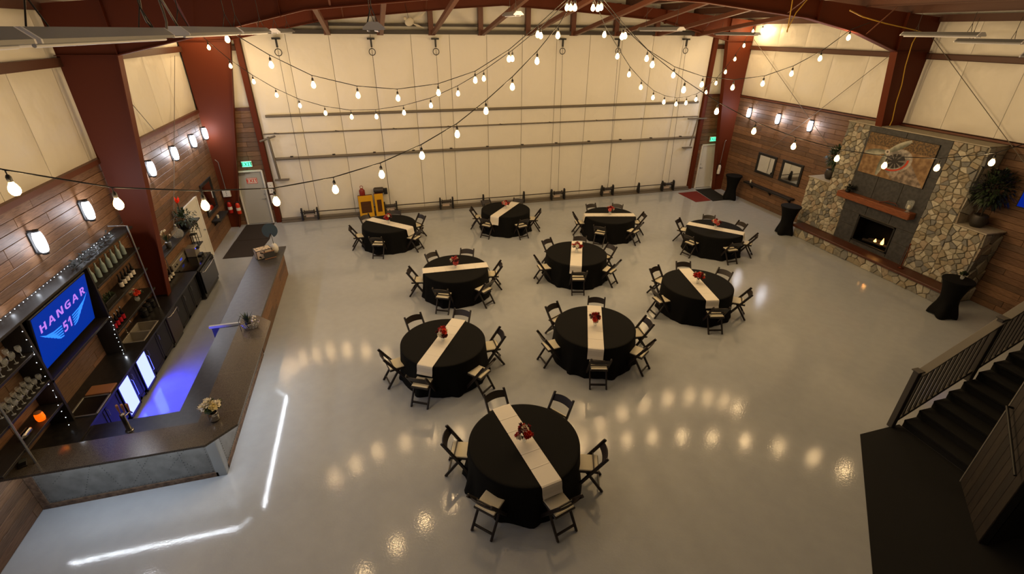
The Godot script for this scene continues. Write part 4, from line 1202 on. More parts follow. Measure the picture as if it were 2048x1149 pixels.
func build_back_bar() -> void:
	cabinet("black base cabinet under the ice bin and cutting board", -7.62, -8.62, 2)
	cabinet("black base cabinet between the two glowing blue refrigerators", -9.16, -9.44, 1)
	cabinet("black base cabinet under the sink", -9.98, -11.2, 2, 0.70)
	cabinet("black base cabinet between the dishwasher and the oven range", -11.86, -13.52, 3)
	for q in [[-8.64, -9.14, "glass-door drinks refrigerator glowing blue beside the ice bin cabinet"], [-9.46, -9.96, "glass-door drinks refrigerator glowing blue beside the sink cabinet"]]:
		var w: float = q[0] - q[1]
		var t := thing("drinks_refrigerator", q[2], "refrigerator", V(XL, 0, (q[0] + q[1]) * 0.5), 0.0, "glowing drinks refrigerators")
		var s := S()
		s.bx(0.004, 0.56, 0.02, 0.878, -w * 0.5 + 0.003, w * 0.5 - 0.003)
		put("body", s, M.appliance, t)
		s = S()
		for e in [[0.08, 0.13, -1, 1], [0.81, 0.86, -1, 1]]: s.bx(0.56, 0.60, e[0], e[1], -w * 0.5 + 0.005, w * 0.5 - 0.005, 0.004)
		s.bx(0.56, 0.60, 0.08, 0.86, -w * 0.5 + 0.005, -w * 0.5 + 0.045, 0.004); s.bx(0.56, 0.60, 0.08, 0.86, w * 0.5 - 0.045, w * 0.5 - 0.005, 0.004)
		put("door_frame", s, M.appliance, t)
		s = S()
		s.bx(0.561, 0.588, 0.13, 0.81, -w * 0.5 + 0.045, w * 0.5 - 0.045)
		put("lit_glass_panel", s, glow(Color(0.40, 0.44, 1.0), 5.0), t)
		s = S()
		s.tube([V(0.6, 0.3, -w * 0.5 + 0.03), V(0.63, 0.32, -w * 0.5 + 0.03), V(0.63, 0.66, -w * 0.5 + 0.03), V(0.6, 0.68, -w * 0.5 + 0.03)], 0.007, 6)
		put("handle", s, M.chrome, t)
		area(t, V(0.615, 0.45, 0), Vector3.RIGHT, 0.36, 0.6, Color(0.10, 0.17, 1.0), BLUE_E)
	# worktop with an opening for the sink
	var tw := thing("back_worktop", "long dark worktop along the bar wall under the shelves", "worktop", V(XL, 0.88, -10.3))
	var s := S()
	for q in [[0.004, 0.65, -7.02, -10.12], [0.004, 0.65, -10.96, -13.55], [0.004, 0.14, -10.12, -10.96], [0.56, 0.65, -10.12, -10.96]]: s.bx(q[0], q[1], 0.0, 0.045, q[2] + 10.3, q[3] + 10.3)
	put("slab", s, M.dark_top, tw)
	var t := thing("sink", "double bowl stainless steel sink set in the back worktop", "sink", V(XL + 0.35, 0.925, -10.54))
	s = S()
	for q in [[-0.22, 0.22, -0.43, -0.40], [-0.22, 0.22, 0.40, 0.43], [-0.22, -0.19, -0.43, 0.43], [0.19, 0.22, -0.43, 0.43], [-0.2, 0.2, -0.02, 0.02]]: s.bx(q[0], q[1], 0.0, 0.012, q[2], q[3], 0.003)
	put("rim", s, M.stainless, t)
	s = S()
	for z in [-0.21, 0.21]:
		s.quad(V(-0.19, -0.19, z - 0.19), V(0.19, -0.19, z - 0.19), V(0.19, -0.19, z + 0.19), V(-0.19, -0.19, z + 0.19), Vector3.UP)
		for e in [[-1, 0], [1, 0], [0, -1], [0, 1]]:
			var d := V(e[0], 0, e[1])
			var c := V(0, 0, z) + d * 0.19
			var sd := V(-e[1], 0, e[0]) * 0.19
			s.quad(c + sd, c - sd, c - sd + V(0, -0.19, 0), c + sd + V(0, -0.19, 0), -d)
	put("bowl", s, M.stainless, t)
	s = S()
	s.lathe([Vector2(0, 0), Vector2(0.025, 0), Vector2(0.02, 0.03), Vector2(0, 0.03)], 12, Transform3D(Basis.IDENTITY, V(-0.245, 0.0, 0.0)))
	s.tube([V(-0.245, 0.02, 0), V(-0.245, 0.24, 0), V(-0.22, 0.31, 0), V(-0.16, 0.33, 0), V(-0.11, 0.30, 0), V(-0.1, 0.25, 0)], 0.011, 8)
	put("faucet", s, M.chrome, t)
	t = thing("dishwasher", "dark dishwasher with a curved steel handle beside the sink cabinet", "dishwasher", V(XL, 0, -11.53))
	s = S(); s.bx(0.004, 0.56, 0.02, 0.878, -0.315, 0.315); put("body", s, M.appliance, t)
	s = S(); s.bx(0.56, 0.605, 0.12, 0.87, -0.305, 0.305, 0.008); put("door", s, mat(Color(0.24, 0.20, 0.19), 0.3, 0.4), t)
	s = S(); s.tube([V(0.605, 0.80, -0.26), V(0.65, 0.80, -0.22), V(0.665, 0.80, 0.0), V(0.65, 0.80, 0.22), V(0.605, 0.80, 0.26)], 0.013, 8); put("handle", s, M.chrome, t)
	# range
	t = thing("oven_range", "black oven range with raised back at the end of the worktop", "range", V(XL, 0, -14.25))
	s = S(); s.bx(0.004, 0.66, 0.03, 0.915, -0.66, 0.66, 0.008); put("body", s, M.appliance, t)
	s = S(); s.bx(0.66, 0.70, 0.16, 0.86, -0.63, 0.63, 0.01); put("oven_door", s, mat(Color(0.05, 0.05, 0.05), 0.15), t)
	s = S(); s.tube([V(0.7, 0.78, -0.5), V(0.75, 0.78, -0.48), V(0.76, 0.78, 0.0), V(0.75, 0.78, 0.48), V(0.7, 0.78, 0.5)], 0.014, 8); put("handle", s, M.chrome, t)
	s = S(); s.bx(0.06, 0.64, 0.915, 0.925, -0.63, 0.63, 0.003); put("cooktop", s, mat(Color(0.02, 0.02, 0.02), 0.12), t)
	s = S(); s.bx(0.004, 0.10, 0.915, 1.12, -0.64, 0.64, 0.01); put("control_back", s, M.stainless, t)
	s = S()
	for z in [-0.5, -0.36, 0.36, 0.5]: s.lathe([Vector2(0, 0), Vector2(0.026, 0), Vector2(0.022, 0.025), Vector2(0, 0.027)], 10, Transform3D(Basis(Vector3.BACK, -PI / 2), V(0.10, 1.03, z)))
	put("knob", s, M.black_metal, t)
	s = S(); s.bx(0.1, 0.103, 1.0, 1.05, -0.08, 0.08); put("clock_display", s, glow(Color(0.25, 0.35, 1.0), 0.4), t)
	# ice bin and board
	t = thing("ice_bin", "open black ice bin with steel rim at the end of the back worktop", "ice bin", V(XL + 0.42, 0.925, -8.1))
	s = S()
	for q in [[-0.22, 0.22, -0.28, -0.25], [-0.22, 0.22, 0.25, 0.28], [-0.22, -0.19, -0.28, 0.28], [0.19, 0.22, -0.28, 0.28]]: s.bx(q[0], q[1], 0, 0.02, q[2], q[3], 0.003)
	put("rim", s, M.galv, t)
	s = S(); s.bx(-0.19, 0.19, 0.0, 0.006, -0.25, 0.25); put("well", s, mat(Color(0.012, 0.012, 0.014), 0.3), t)
	s = S(); s.box(V(0, 0.016, 0), V(0.40, 0.03, 0.27), 0.006)
	tag(put("cutting_board", s, M.board, self, V(XL + 0.42, 0.925, -8.54)), "tan wooden cutting board lying beside the ice bin", "cutting board")
	# canisters in front of the column
	for i in 3:
		t = thing("canister", "dark round kitchen canister on the worktop by the sink", "canister", V(XL + 0.2, 0.925, -11.25 - 0.22 * i), 0.0, "dark canisters by the sink")
		s = S(); s.lathe([Vector2(0, 0), Vector2(0.08, 0), Vector2(0.085, 0.02), Vector2(0.085, 0.16), Vector2(0.075, 0.18), Vector2(0, 0.18)], 16); put("jar_body", s, mat(Color(0.06, 0.06, 0.065), 0.25), t)
		s = S(); s.lathe([Vector2(0, 0.18), Vector2(0.08, 0.18), Vector2(0.08, 0.2), Vector2(0.02, 0.205), Vector2(0.02, 0.22), Vector2(0, 0.222)], 16); put("lid", s, mat(Color(0.13, 0.13, 0.135), 0.25), t)
	bottles("small dark bottle with a white label on the worktop behind the column", "four bottles behind the dark column", [V(-5.66, 0.925, -12.85), V(-5.66, 0.925, -13.02), V(-5.66, 0.925, -13.18), V(-5.66, 0.925, -13.34)], 0.30, 0.038, mat(Color(0.05, 0.035, 0.03), 0.1), M.black_metal, M.runner)
	t = thing("espresso_machine", "stainless espresso machine with a blue light at the oven range", "coffee machine", V(XL + 0.16, 0.925, -13.75))
	s = S(); s.box(V(0, 0.14, 0), V(0.26, 0.28, 0.30), 0.012); put("body", s, M.stainless, t)
	t.position = V(XL + 0.27, 0.926, -14.72)
	s = S(); s.bx(0.13, 0.22, 0.0, 0.04, -0.12, 0.12, 0.004); s.bx(0.13, 0.20, 0.2, 0.27, -0.05, 0.05, 0.006); put("brew_head", s, M.black_metal, t)
	s = S(); s.ball(V(0.135, 0.24, 0.1), V(0.008, 0.014, 0.014), 8, 5); put("indicator", s, glow(Color(0.2, 0.25, 1.0), 4.0), t)

const BLUE_E := 3.0
func build_shelves() -> void:
	var t := thing("back_bar_shelves", "dark plank shelving on pipe uprights around the television", "shelving", V(XL, 0.925, -9.0))
	var o := -t.position
	var s := S()
	var xa := XL + 0.004
	var xb := -5.48
	for q in [[2.83, -6.2, -11.9], [2.31, -6.2, -7.74], [1.77, -6.2, -7.74], [1.30, -6.2, -7.74], [2.345, -9.86, -11.85], [1.825, -9.86, -11.85], [1.315, -9.86, -11.85], [1.72, -7.76, -9.84]]:
		s = S(); s.bx(xa, xb, q[0], q[0] + 0.045, q[1], q[2], 0.004); s.v = shifted(s.v, o); put("shelf", s, M.shelf, t)
	for z in [-7.76, -9.84]:
		s = S(); s.bx(xa, xb, 0.925, 2.83, z, z + (0.0 - 0.05 if z > -8 else 0.05), 0.003); s.v = shifted(s.v, o); put("upright_board", s, M.shelf, t)
	for z in [-11.62, -6.7]:
		s = S(); s.tube([V(xb + 0.03, 0.93 if z < -7.0 else 1.072, z), V(xb + 0.03, 2.98, z), V(xa + 0.02, 3.0, z)], 0.017, 8); s.v = shifted(s.v, o); put("pipe_upright", s, M.galv, t)
	# television
	t = thing("television", "large wall television with blue screen showing pink lettering and a winged number", "television", V(-5.53, 2.33, -8.78))
	var tilt := atan2(0.16, 0.95)
	t.basis = Basis(Vector3.BACK, -tilt) * Basis(Vector3.UP, PI / 2)     # screen faces the room, tipped down
	s = S(); s.box(V(0, 0, -0.03), V(1.70, 0.98, 0.05), 0.006); put("bezel", s, M.black_metal, t)
	s = S(); s.box(V(0, 0, -0.002), V(1.65, 0.93, 0.008)); put("screen", s, screen_mat(Color(0.0, 0.18, 0.60), 1.0), t)
	var pink := glow(Color(0.62, 0.42, 0.85), 1.1)
	for i in 6:
		var lt := lettering("HANGAR"[i], 0.14, pink, t, V(-0.62 + 0.248 * i, 0.21, 0.0035), 0.0, 0.002)
		lt.name = "screen_letter" if i == 0 else "screen_letter_%03d" % i
		lt.scale = V(1.5, 1.0, 1.0)
	lettering("51", 0.19, pink, t, V(0.0, -0.10, 0.0055), 0.0, 0.002)
	var sky := glow(Color(0.16, 0.52, 0.98), 1.0)
	for sx in [-1.0, 1.0]:
		s = S()
		for k in 5:      # feathers fan from the number outwards and up
			var y0 := -0.02 - 0.048 * k
			var l := 0.58 - 0.085 * k
			var p := PackedVector2Array([Vector2(sx * 0.17, y0 + 0.0), Vector2(sx * (0.17 + l * 0.4), y0 + 0.02), Vector2(sx * (0.17 + l * 0.75), y0 + 0.07), Vector2(sx * (0.17 + l), y0 + 0.15 - 0.012 * k), Vector2(sx * (0.17 + l * 0.78), y0 + 0.042), Vector2(sx * (0.17 + l * 0.42), y0 - 0.008), Vector2(sx * 0.17, y0 - 0.022)])
			s.prism(p, 0.0025, 0.0045)
		put("wing_graphic", s, sky, t)
	area(t, V(0, 0, 0.03), Vector3.BACK, 1.6, 0.9, Color(0.10, 0.22, 1.0), 0.10)
	# bottles and glasses
	var pale := mat(Color(0.54, 0.62, 0.63), 0.35)
	var sp := []
	for i in 7: sp.append(V(-5.63, 2.39, -10.10 - i * 0.228))
	bottles("tall pale frosted bottle on the upper shelf beside the television", "seven pale bottles in a row", sp, 0.31, 0.046, pale, pale, null)
	sp = []
	for i in 5: sp.append(V(-5.60, 1.87, -10.85 - i * 0.15))
	bottles("dark bottle with a white label on the middle shelf beside the television", "five white-labelled bottles", sp, 0.31, 0.04, mat(Color(0.07, 0.06, 0.05), 0.1), M.black_metal, M.runner)
	sp = []
	for i in 4: sp.append(V(-5.56, 1.36, -9.98 - i * 0.13))
	bottles("dark bottle with a red label and silver cap on the lower shelf by the television", "four red-labelled bottles", sp, 0.31, 0.038, mat(Color(0.04, 0.02, 0.02), 0.1), M.galv, mat(Color(0.66, 0.05, 0.04), 0.5))
	sp = []
	for i in 4:
		for j in 2: sp.append(V(-5.56 - j * 0.13, 2.356, -7.62 + i * 0.16 + 0.05 * j))
	glasses("stemmed glass on the upper shelf at the bar's end of the television", "glasses on the upper shelf", sp, 0.20, 0.04)
	sp = []
	for i in 7:
		for j in 2: sp.append(V(-5.54 - j * 0.12, 1.816, -7.66 + i * 0.12 + 0.04 * j))
	glasses("stemmed glass on the middle shelf at the bar's end of the television", "glasses on the middle shelf", sp, 0.17, 0.038)
	# glowing orange jar and a steel shaker on the lowest shelf
	t = thing("candle_lantern", "small orange glowing candle jar on the lowest shelf", "candle", V(-5.58, 1.346, -7.35))
	s = S(); s.lathe([Vector2(0, 0), Vector2(0.05, 0), Vector2(0.062, 0.05), Vector2(0.058, 0.12), Vector2(0.045, 0.14), Vector2(0, 0.135)], 14); put("candle_glow", s, glow(Color(1.0, 0.40, 0.03), 1.0), t)
	s = S(); s.lathe([Vector2(0.045, 0.14), Vector2(0.05, 0.145), Vector2(0.05, 0.155), Vector2(0.0, 0.157)], 14); put("rim", s, M.board, t)
	omni(t, V(0.1, 0.08, 0), Color(1.0, 0.5, 0.1), 0.004, 0.03)
	t = thing("cocktail_shaker", "ribbed steel cocktail shaker lying on the lowest shelf", "shaker", V(-5.6, 1.345, -7.0))
	s = S()
	var pr := [Vector2(0, -0.1)]
	for i in 9: pr.append(Vector2(0.045 + 0.006 * (i % 2), -0.1 + i * 0.02))
	pr.append(Vector2(0.03, 0.1)); pr.append(Vector2(0.0, 0.11))
	s.lathe(pr, 14, Transform3D(Basis(Vector3.RIGHT, PI / 2), V(0, 0.052, 0))); put("body", s, M.chrome, t)
	s = S(); s.lathe([Vector2(0.02, 0.1), Vector2(0.025, 0.13), Vector2(0, 0.135)], 10, Transform3D(Basis(Vector3.RIGHT, PI / 2), V(0, 0.052, 0))); put("lid", s, M.galv, t)
	# fairy lights: along the top shelf and down both uprights
	var runs := [["string of tiny white lights along the top shelf over the television", [], 0.04], ["tiny white lights hanging down the upright between television and sink", [], 0.04], ["tiny white lights hanging down the upright by the glasses", [], 0.04]]
	var n := 46
	for i in n: runs[0][1].append(V(-5.74, 2.90, lerpf(-6.4, -11.45, float(i) / (n - 1))))
	for i in 10: runs[1][1].append(V(-5.45 + 0.01 * sin(i), lerpf(1.78, 0.96, i / 9.0), -9.74 + 0.1 * i / 9.0 + 0.015 * sin(i * 2.0)))
	for i in 14: runs[2][1].append(V(-5.45 + 0.01 * sin(i), lerpf(2.75, 1.0, i / 13.0), -7.70 + 0.12 * i / 13.0 + 0.015 * sin(i * 2.0)))
	var bead := S()
	bead.ball(Vector3.ZERO, V(0.0065, 0.0065, 0.0065), 7, 5)
	var bm := bead.mesh()
	for r in runs:
		var p0: Vector3 = r[1][0]
		t = thing("fairy_lights", r[0], "fairy lights", p0)
		var path := []
		for p in r[1]: path.append(p - p0)
		s = S(); s.tube(path, 0.003, 4); put("wire", s, M.wire, t)
		for i in path.size():
			put("light_bead", bm, M.bead, t, path[i])
			if i % 6 == 3: omni(t, path[i] + V(0.02, 0.02, 0), Color(0.93, 0.96, 1.0), 0.008, 0.012)
	# greenery
	var g := RandomNumberGenerator.new()
	g.seed = 90
	t = thing("garland", "dark green artificial garland on the top shelf near the column", "garland", V(-5.58, 2.88, -10.4))
	s = S()
	for i in 150: leaf(s, V(g.randf_range(-0.1, 0.1), g.randf_range(0.02, 0.1), g.randf_range(-0.85, 0.85)), dir(g, -0.2, 0.9), g.randf_range(0.08, 0.15), 0.035)
	put("foliage", s, M.leaf_dark, t)
	s = S(); s.tube([V(0, 0.02, -0.85), V(0.02, 0.04, 0.0), V(0, 0.02, 0.85)], 0.01, 5); put("vine", s, M.stem, t)
	t = thing("herb_planter", "low planter of green herbs on the middle shelf by the television", "plant", V(-5.62, 1.871, -10.2))
	s = S(); s.bx(-0.08, 0.08, 0, 0.09, -0.22, 0.22, 0.006); put("planter_box", s, M.cabinet, t)
	s = S()
	for i in 90: leaf(s, V(g.randf_range(-0.06, 0.06), 0.09, g.randf_range(-0.2, 0.2)), dir(g, 0.3, 1.4), g.randf_range(0.06, 0.13), 0.03)
	put("foliage", s, M.leaf, t)
	bouquet("flower_arrangement", "small orange and cream flower arrangement on the lower shelf beside bottles", V(-5.6, 1.361, -11.2), 401, [M.bloom_orange, M.bloom_white, M.bloom_white, M.leaf2], 0.17, 0.1, 0.05)
	# shelf over the range
	t = thing("kitchen_shelf", "dark plank shelf hung on rods above the oven range", "shelf", V(XL, 1.66, -14.2))
	s = S(); s.bx(0.004, 0.30, -0.04, 0.0, -1.75, 1.55, 0.004); put("board", s, M.shelf, t)
	s = S()
	for z in [-1.5, 1.2]: s.tube([V(0.27, -0.04, z), V(0.27, -0.55, z), V(0.02, -0.56, z)], 0.01, 6)
	put("rod", s, M.galv, t)
	t = thing("potted_flower", "potted plant with bright orange flower and trailing leaves on the kitchen shelf", "plant", V(-5.64, 1.66, -15.0))
	s = S(); s.lathe([Vector2(0, 0), Vector2(0.1, 0), Vector2(0.13, 0.2), Vector2(0.11, 0.2), Vector2(0, 0.18)], 14); put("pot", s, M.cabinet, t)
	s = S()
	for i in 130:
		var d := dir(g, -0.3, 1.3)
		leaf(s, V(0, 0.25, 0) + d * g.randf_range(0.05, 0.3), d, g.randf_range(0.1, 0.2), 0.06)
	for i in 90: leaf(s, V(g.randf_range(-0.02, 0.12), g.randf_range(-0.25, 0.3), g.randf_range(-0.75, -0.25)), dir(g, -0.9, 0.4), g.randf_range(0.07, 0.13), 0.045)
	for k in s.v.size(): s.v[k].x = maxf(s.v[k].x, XL + 0.03 + 5.64)
	put("foliage", s, M.leaf, t)
	s = S(); s.tube([V(0, 0.2, 0), V(0.04, 0.2, -0.3), V(0.1, -0.05, -0.5), V(0.1, -0.25, -0.6)], 0.008, 5); s.tube([V(0, 0.18, 0), V(0.02, 0.75, 0.02)], 0.01, 5); put("stem", s, M.stem, t)
	s = S()
	for i in 9: leaf(s, V(0.02, 0.75, 0.02), dir(g, 0.2, 1.4), g.randf_range(0.14, 0.22), 0.07, -0.1)
	put("blossom", s, mat(Color(0.95, 0.22, 0.05), 0.6), t)
	t = thing("glass_decanter", "round clear glass decanter on the kitchen shelf below the trailing plant", "decanter", V(-5.62, 1.661, -14.35))
	s = S(); s.lathe([Vector2(0, 0), Vector2(0.11, 0), Vector2(0.15, 0.08), Vector2(0.13, 0.17), Vector2(0.05, 0.23), Vector2(0.04, 0.3)], 18); put("glass_body", s, M.glass, t)
	s = S(); s.ball(V(0, 0.33, 0), V(0.04, 0.04, 0.04)); put("stopper", s, M.galv, t)
	t = thing("dried_flowers", "silver pot with pale dried flowers on the kitchen shelf", "plant", V(-5.62, 1.661, -13.6))
	s = S(); s.lathe([Vector2(0, 0), Vector2(0.06, 0), Vector2(0.075, 0.14), Vector2(0.065, 0.14), Vector2(0, 0.12)], 14); put("pot", s, M.galv, t)
	s = S()
	for i in 26: leaf(s, V(0, 0.12, 0), dir(g, 0.8, 1.45), g.randf_range(0.2, 0.34), 0.03, 0.1)
	put("foliage", s, M.leaf2, t)
	s = S()
	for i in 8: s.ball(V(0, 0.3, 0) + dir(g, 0.2, 1.4) * 0.16, V(0.025, 0.03, 0.025), 6, 4)
	put("blossom", s, M.bloom_white, t)
	s = S(); s.box(V(0, 0.15, 0), V(0.02, 0.3, 0.2), 0.004)
	tag(put("leaning_sign", s, M.cabinet, self, V(-5.75, 1.6605, -12.95)), "dark board leaning on the kitchen shelf by the column", "sign")
	# items further along the bar wall
	t = thing("wall_bracket_shelf", "small dark bracket shelf with lantern frame on the casing of the white door", "bracket shelf", V(XL, 0.98, -15.42))
	s = S(); s.bx(0.024, 0.30, 0.0, 0.03, -0.2, 0.2, 0.004); s.prism(PackedVector2Array([Vector2(0.024, 0), Vector2(0.2, 0), Vector2(0.024, -0.22)]), -0.02, 0.02); put("board", s, M.shelf, t)
	s = S()
	for x in [0.1, 0.24]:
		for z in [-0.08, 0.08]: s.bx(x - 0.008, x + 0.008, 0.03, 0.34, z - 0.008, z + 0.008)
	s.bx(0.09, 0.25, 0.33, 0.35, -0.09, 0.09)
	put("lantern_frame", s, M.black_metal, t)
	t = thing("wall_mirror", "black-framed mirror on the bar wall near the grey door", "mirror", V(XL, 1.65, -18.15))
	mirror(t, 1.0, 0.9, 1.0)
	t = thing("wall_ledge", "dark wall ledge holding a small candle below the bar wall mirror", "ledge", V(XL, 0.86, -18.25))
	s = S(); s.bx(0.003, 0.28, 0.0, 0.06, -0.55, 0.55, 0.006); put("board", s, M.cabinet, t)
	s = S(); s.prism(PackedVector2Array([Vector2(0.003, 0), Vector2(0.22, 0), Vector2(0.003, -0.2)]), -0.03, 0.03, Transform3D(Basis.IDENTITY, V(0, 0, 0.3))); s.prism(PackedVector2Array([Vector2(0.003, 0), Vector2(0.22, 0), Vector2(0.003, -0.2)]), -0.03, 0.03, Transform3D(Basis.IDENTITY, V(0, 0, -0.3))); put("bracket", s, M.cabinet, t)
	candle(V(XL + 0.15, 0.921, -18.0), "small white candle on the ledge below the bar wall mirror")

func candle(at: Vector3, label: String) -> void:
	var t := thing("pillar_candle", label, "candle", at)
	var s := S()
	s.lathe([Vector2(0, 0), Vector2(0.035, 0), Vector2(0.035, 0.11), Vector2(0.03, 0.115), Vector2(0, 0.11)], 12); put("wax", s, M.pad, t)
	s = S(); s.tube([V(0, 0.11, 0), V(0, 0.13, 0)], 0.003, 4); put("wick", s, M.wire, t)
func mirror(t: Node3D, w: float, h: float, d: float) -> void:     # on a side wall, facing d along x
	var s := S()
	var f := 0.10
	for q in [[-h * 0.5 - f, -h * 0.5, -w * 0.5 - f, w * 0.5 + f], [h * 0.5, h * 0.5 + f, -w * 0.5 - f, w * 0.5 + f], [-h * 0.5, h * 0.5, -w * 0.5 - f, -w * 0.5], [-h * 0.5, h * 0.5, w * 0.5, w * 0.5 + f]]: s.bx(d * 0.003, d * 0.045, q[0], q[1], q[2], q[3], 0.008)
	put("frame", s, M.black_metal, t)
	s = S(); s.bx(d * 0.003, d * 0.018, -h * 0.5, h * 0.5, -w * 0.5, w * 0.5); put("mirror_glass", s, M.mirror, t)

# ------------------------------------------------------------------ fireplace
func build_fireplace() -> void:
	var X := 15.17
	var t := thing("fireplace", "tall fieldstone fireplace with stepped shoulders and dark slate centre", "fireplace", V(XR, 0, -11.0))
	var o := -t.position
	var s := S()
	for q in [[-13.87, -13.0, 0.0, 2.08], [-13.0, -12.2, 0.0, 4.17], [-9.7, -8.85, 0.0, 4.17], [-8.85, -8.05, 0.0, 2.08], [-12.2, -11.55, 0.0, 4.17], [-10.27, -9.7, 0.0, 4.17], [-11.55, -10.27, 1.44, 4.17], [-11.55, -10.27, 0.0, 0.56]]: s.bx(X, XR - 0.003, q[2], q[3], q[0], q[1])
	s.v = shifted(s.v, o); put("core", s, M.mortar, t)
	stone_face(t, V(X, 0.44, -13.87) + o, Vector3.BACK, 0.87, 1.64, Vector3.LEFT, 0.20, 0.115, 1, 0.04, 0.0165)
	stone_face(t, V(X, 0.44, -13.0) + o, Vector3.BACK, 0.8, 3.73, Vector3.LEFT, 0.20, 0.115, 2, 0.04, 0.0165)
	stone_face(t, V(X, 0.44, -9.7) + o, Vector3.BACK, 0.85, 3.73, Vector3.LEFT, 0.20, 0.115, 3, 0.04, 0.0165)
	stone_face(t, V(X, 0.44, -8.85) + o, Vector3.BACK, 0.8, 1.64, Vector3.LEFT, 0.20, 0.115, 4, 0.04, 0.0165)
	stone_face(t, V(X, 0.02, -8.05) + o, Vector3.RIGHT, XR - X - 0.03, 2.06, Vector3.BACK, 0.34, 0.22, 5)
	stone_face(t, V(X, 2.1, -8.85) + o, Vector3.RIGHT, XR - X - 0.03, 2.07, Vector3.BACK, 0.34, 0.22, 6)
	for q in [[-13.92, -13.0], [-8.85, -8.0]]:
		s = S(); s.bx(X - 0.05, XR - 0.003, 2.08, 2.12, q[0], q[1], 0.008); s.v = shifted(s.v, o); put("shoulder_cap", s, M.cap_stone, t)
	s = S(); s.bx(X - 0.04, XR - 0.003, 4.17, 4.2, -13.03, -8.82, 0.006); s.v = shifted(s.v, o); put("top_cap", s, M.cap_stone, t)
	# slate: three columns above the mantel, a surround below
	for q in [[-12.2, -11.38, 2.04, 3.1], [-11.37, -10.54, 2.04, 3.1], [-10.53, -9.7, 2.04, 3.1], [-12.2, -11.0, 3.11, 4.16], [-10.99, -9.7, 3.11, 4.16], [-12.2, -11.56, 0.44, 1.0], [-12.2, -11.56, 1.01, 1.45], [-10.26, -9.7, 0.44, 1.0], [-10.26, -9.7, 1.01, 1.45], [-12.2, -11.37, 1.46, 2.03], [-11.36, -10.54, 1.46, 2.03], [-10.53, -9.7, 1.46, 2.03], [-11.55, -10.27, 0.44, 0.56]]:
		s = S(); s.bx(X - 0.022, X, q[2], q[3], q[0] + 0.003, q[1] - 0.003, 0.004); s.v = shifted(s.v, o); put("slate_tile", s, M.slate, t)
	# firebox
	var box := mat(Color(0.014, 0.0135, 0.013), 0.9, 0.0, 0.2)
	s = S()
	s.bx(X + 0.42, X + 0.44, 0.57, 1.43, -11.54, -10.28); s.bx(X, X + 0.42, 0.56, 0.575, -11.54, -10.28); s.bx(X, X + 0.42, 1.425, 1.44, -11.54, -10.28); s.bx(X, X + 0.42, 0.57, 1.43, -11.55, -11.53); s.bx(X, X + 0.42, 0.57, 1.43, -10.29, -10.27)
	s.v = shifted(s.v, o); put("firebox", s, box, t)
	s = S()
	for q in [[0.56, 0.61, -11.55, -10.27], [1.39, 1.44, -11.55, -10.27], [0.56, 1.44, -11.55, -11.50], [0.56, 1.44, -10.32, -10.27]]: s.bx(X - 0.035, X - 0.005, q[0], q[1], q[2], q[3], 0.004)
	s.v = shifted(s.v, o); put("firebox_frame", s, M.black_metal, t)
	for q in [[V(0.2, 0.63, -11.3), V(0.28, 0.66, -10.5), 0.05], [V(0.3, 0.64, -11.2), V(0.14, 0.68, -10.6), 0.045], [V(0.18, 0.72, -11.1), V(0.3, 0.76, -10.7), 0.04]]:
		s = S(); s.tube([q[0] + V(X, 0, 0) + o, (q[0] + q[1]) * 0.5 + V(X, 0.01, 0) + o, q[1] + V(X, 0, 0) + o], [q[2], q[2] * 1.1, q[2] * 0.9], 9); put("log", s, mat(Color(0.12, 0.08, 0.06), 0.9), t)
	for q in [[-10.62, 0.70, 0.24, 0.05], [-10.86, 0.70, 0.13, 0.045]]:
		s = S(); s.lathe([Vector2(0, 0), Vector2(q[3] * 0.8, 0.02), Vector2(q[3], 0.25 * q[2]), Vector2(q[3] * 0.6, 0.55 * q[2]), Vector2(q[3] * 0.25, 0.82 * q[2]), Vector2(0, q[2])], 12, Transform3D(Basis.IDENTITY, V(X + 0.16, q[1], q[0]) + o)); put("flame", s, glow(Color(1.0, 0.72, 0.38), 5.0), t)
	omni(t, V(X + 0.16, 0.8, -10.65) + o, Color(1.0, 0.62, 0.3), 0.05, 0.05)
	# hearth and mantel
	t = thing("hearth_bench", "long low stone hearth with a red-brown timber slab top", "hearth", V(14.9, 0, -10.8))
	o = -t.position
	s = S(); s.bx(14.74, X - 0.05, 0.0, 0.355, -13.45, -8.1); s.v = shifted(s.v, o); put("core", s, M.mortar, t)
	stone_face(t, V(14.74, 0.0, -13.45) + o, Vector3.BACK, 5.35, 0.355, Vector3.LEFT, 0.27, 0.18, 7)
	stone_face(t, V(14.74, 0.0, -8.1) + o, Vector3.RIGHT, 0.38, 0.355, Vector3.BACK, 0.2, 0.18, 8)
	s = S(); s.bx(14.62, X - 0.025, 0.355, 0.435, -13.55, -8.05, 0.015); s.v = shifted(s.v, o); put("timber_slab", s, M.timber_dark, t)
	s = S(); s.bx(-0.27, 0.0, -0.10, 0.10, -1.27, 1.27, 0.02)
	tag(put("mantel_beam", s, M.timber, self, V(X - 0.024, 1.95, -11.13)), "thick orange-brown timber mantel beam over the firebox", "mantel")
	# picture
	t = thing("framed_picture", "large photograph print of a vintage propeller engine on the slate above the mantel", "picture", V(X - 0.024, 3.375, -11.05))
	s = S(); s.bx(-0.03, 0.0, -0.63, 0.63, -1.075, 1.075, 0.004); put("backing_panel", s, M.black_metal, t)
	s = S(); s.uvquad(V(-0.032, 0.62, -1.065), V(-0.032, 0.62, 1.065), V(-0.032, -0.62, 1.065), V(-0.032, -0.62, -1.065), Vector3.LEFT)
	var pm := mat(Color.WHITE, 0.5)
	pm.albedo_texture = picture_texture()
	put("print", s, pm, t)
	# on the mantel and shoulders
	var g := RandomNumberGenerator.new()
	g.seed = 123
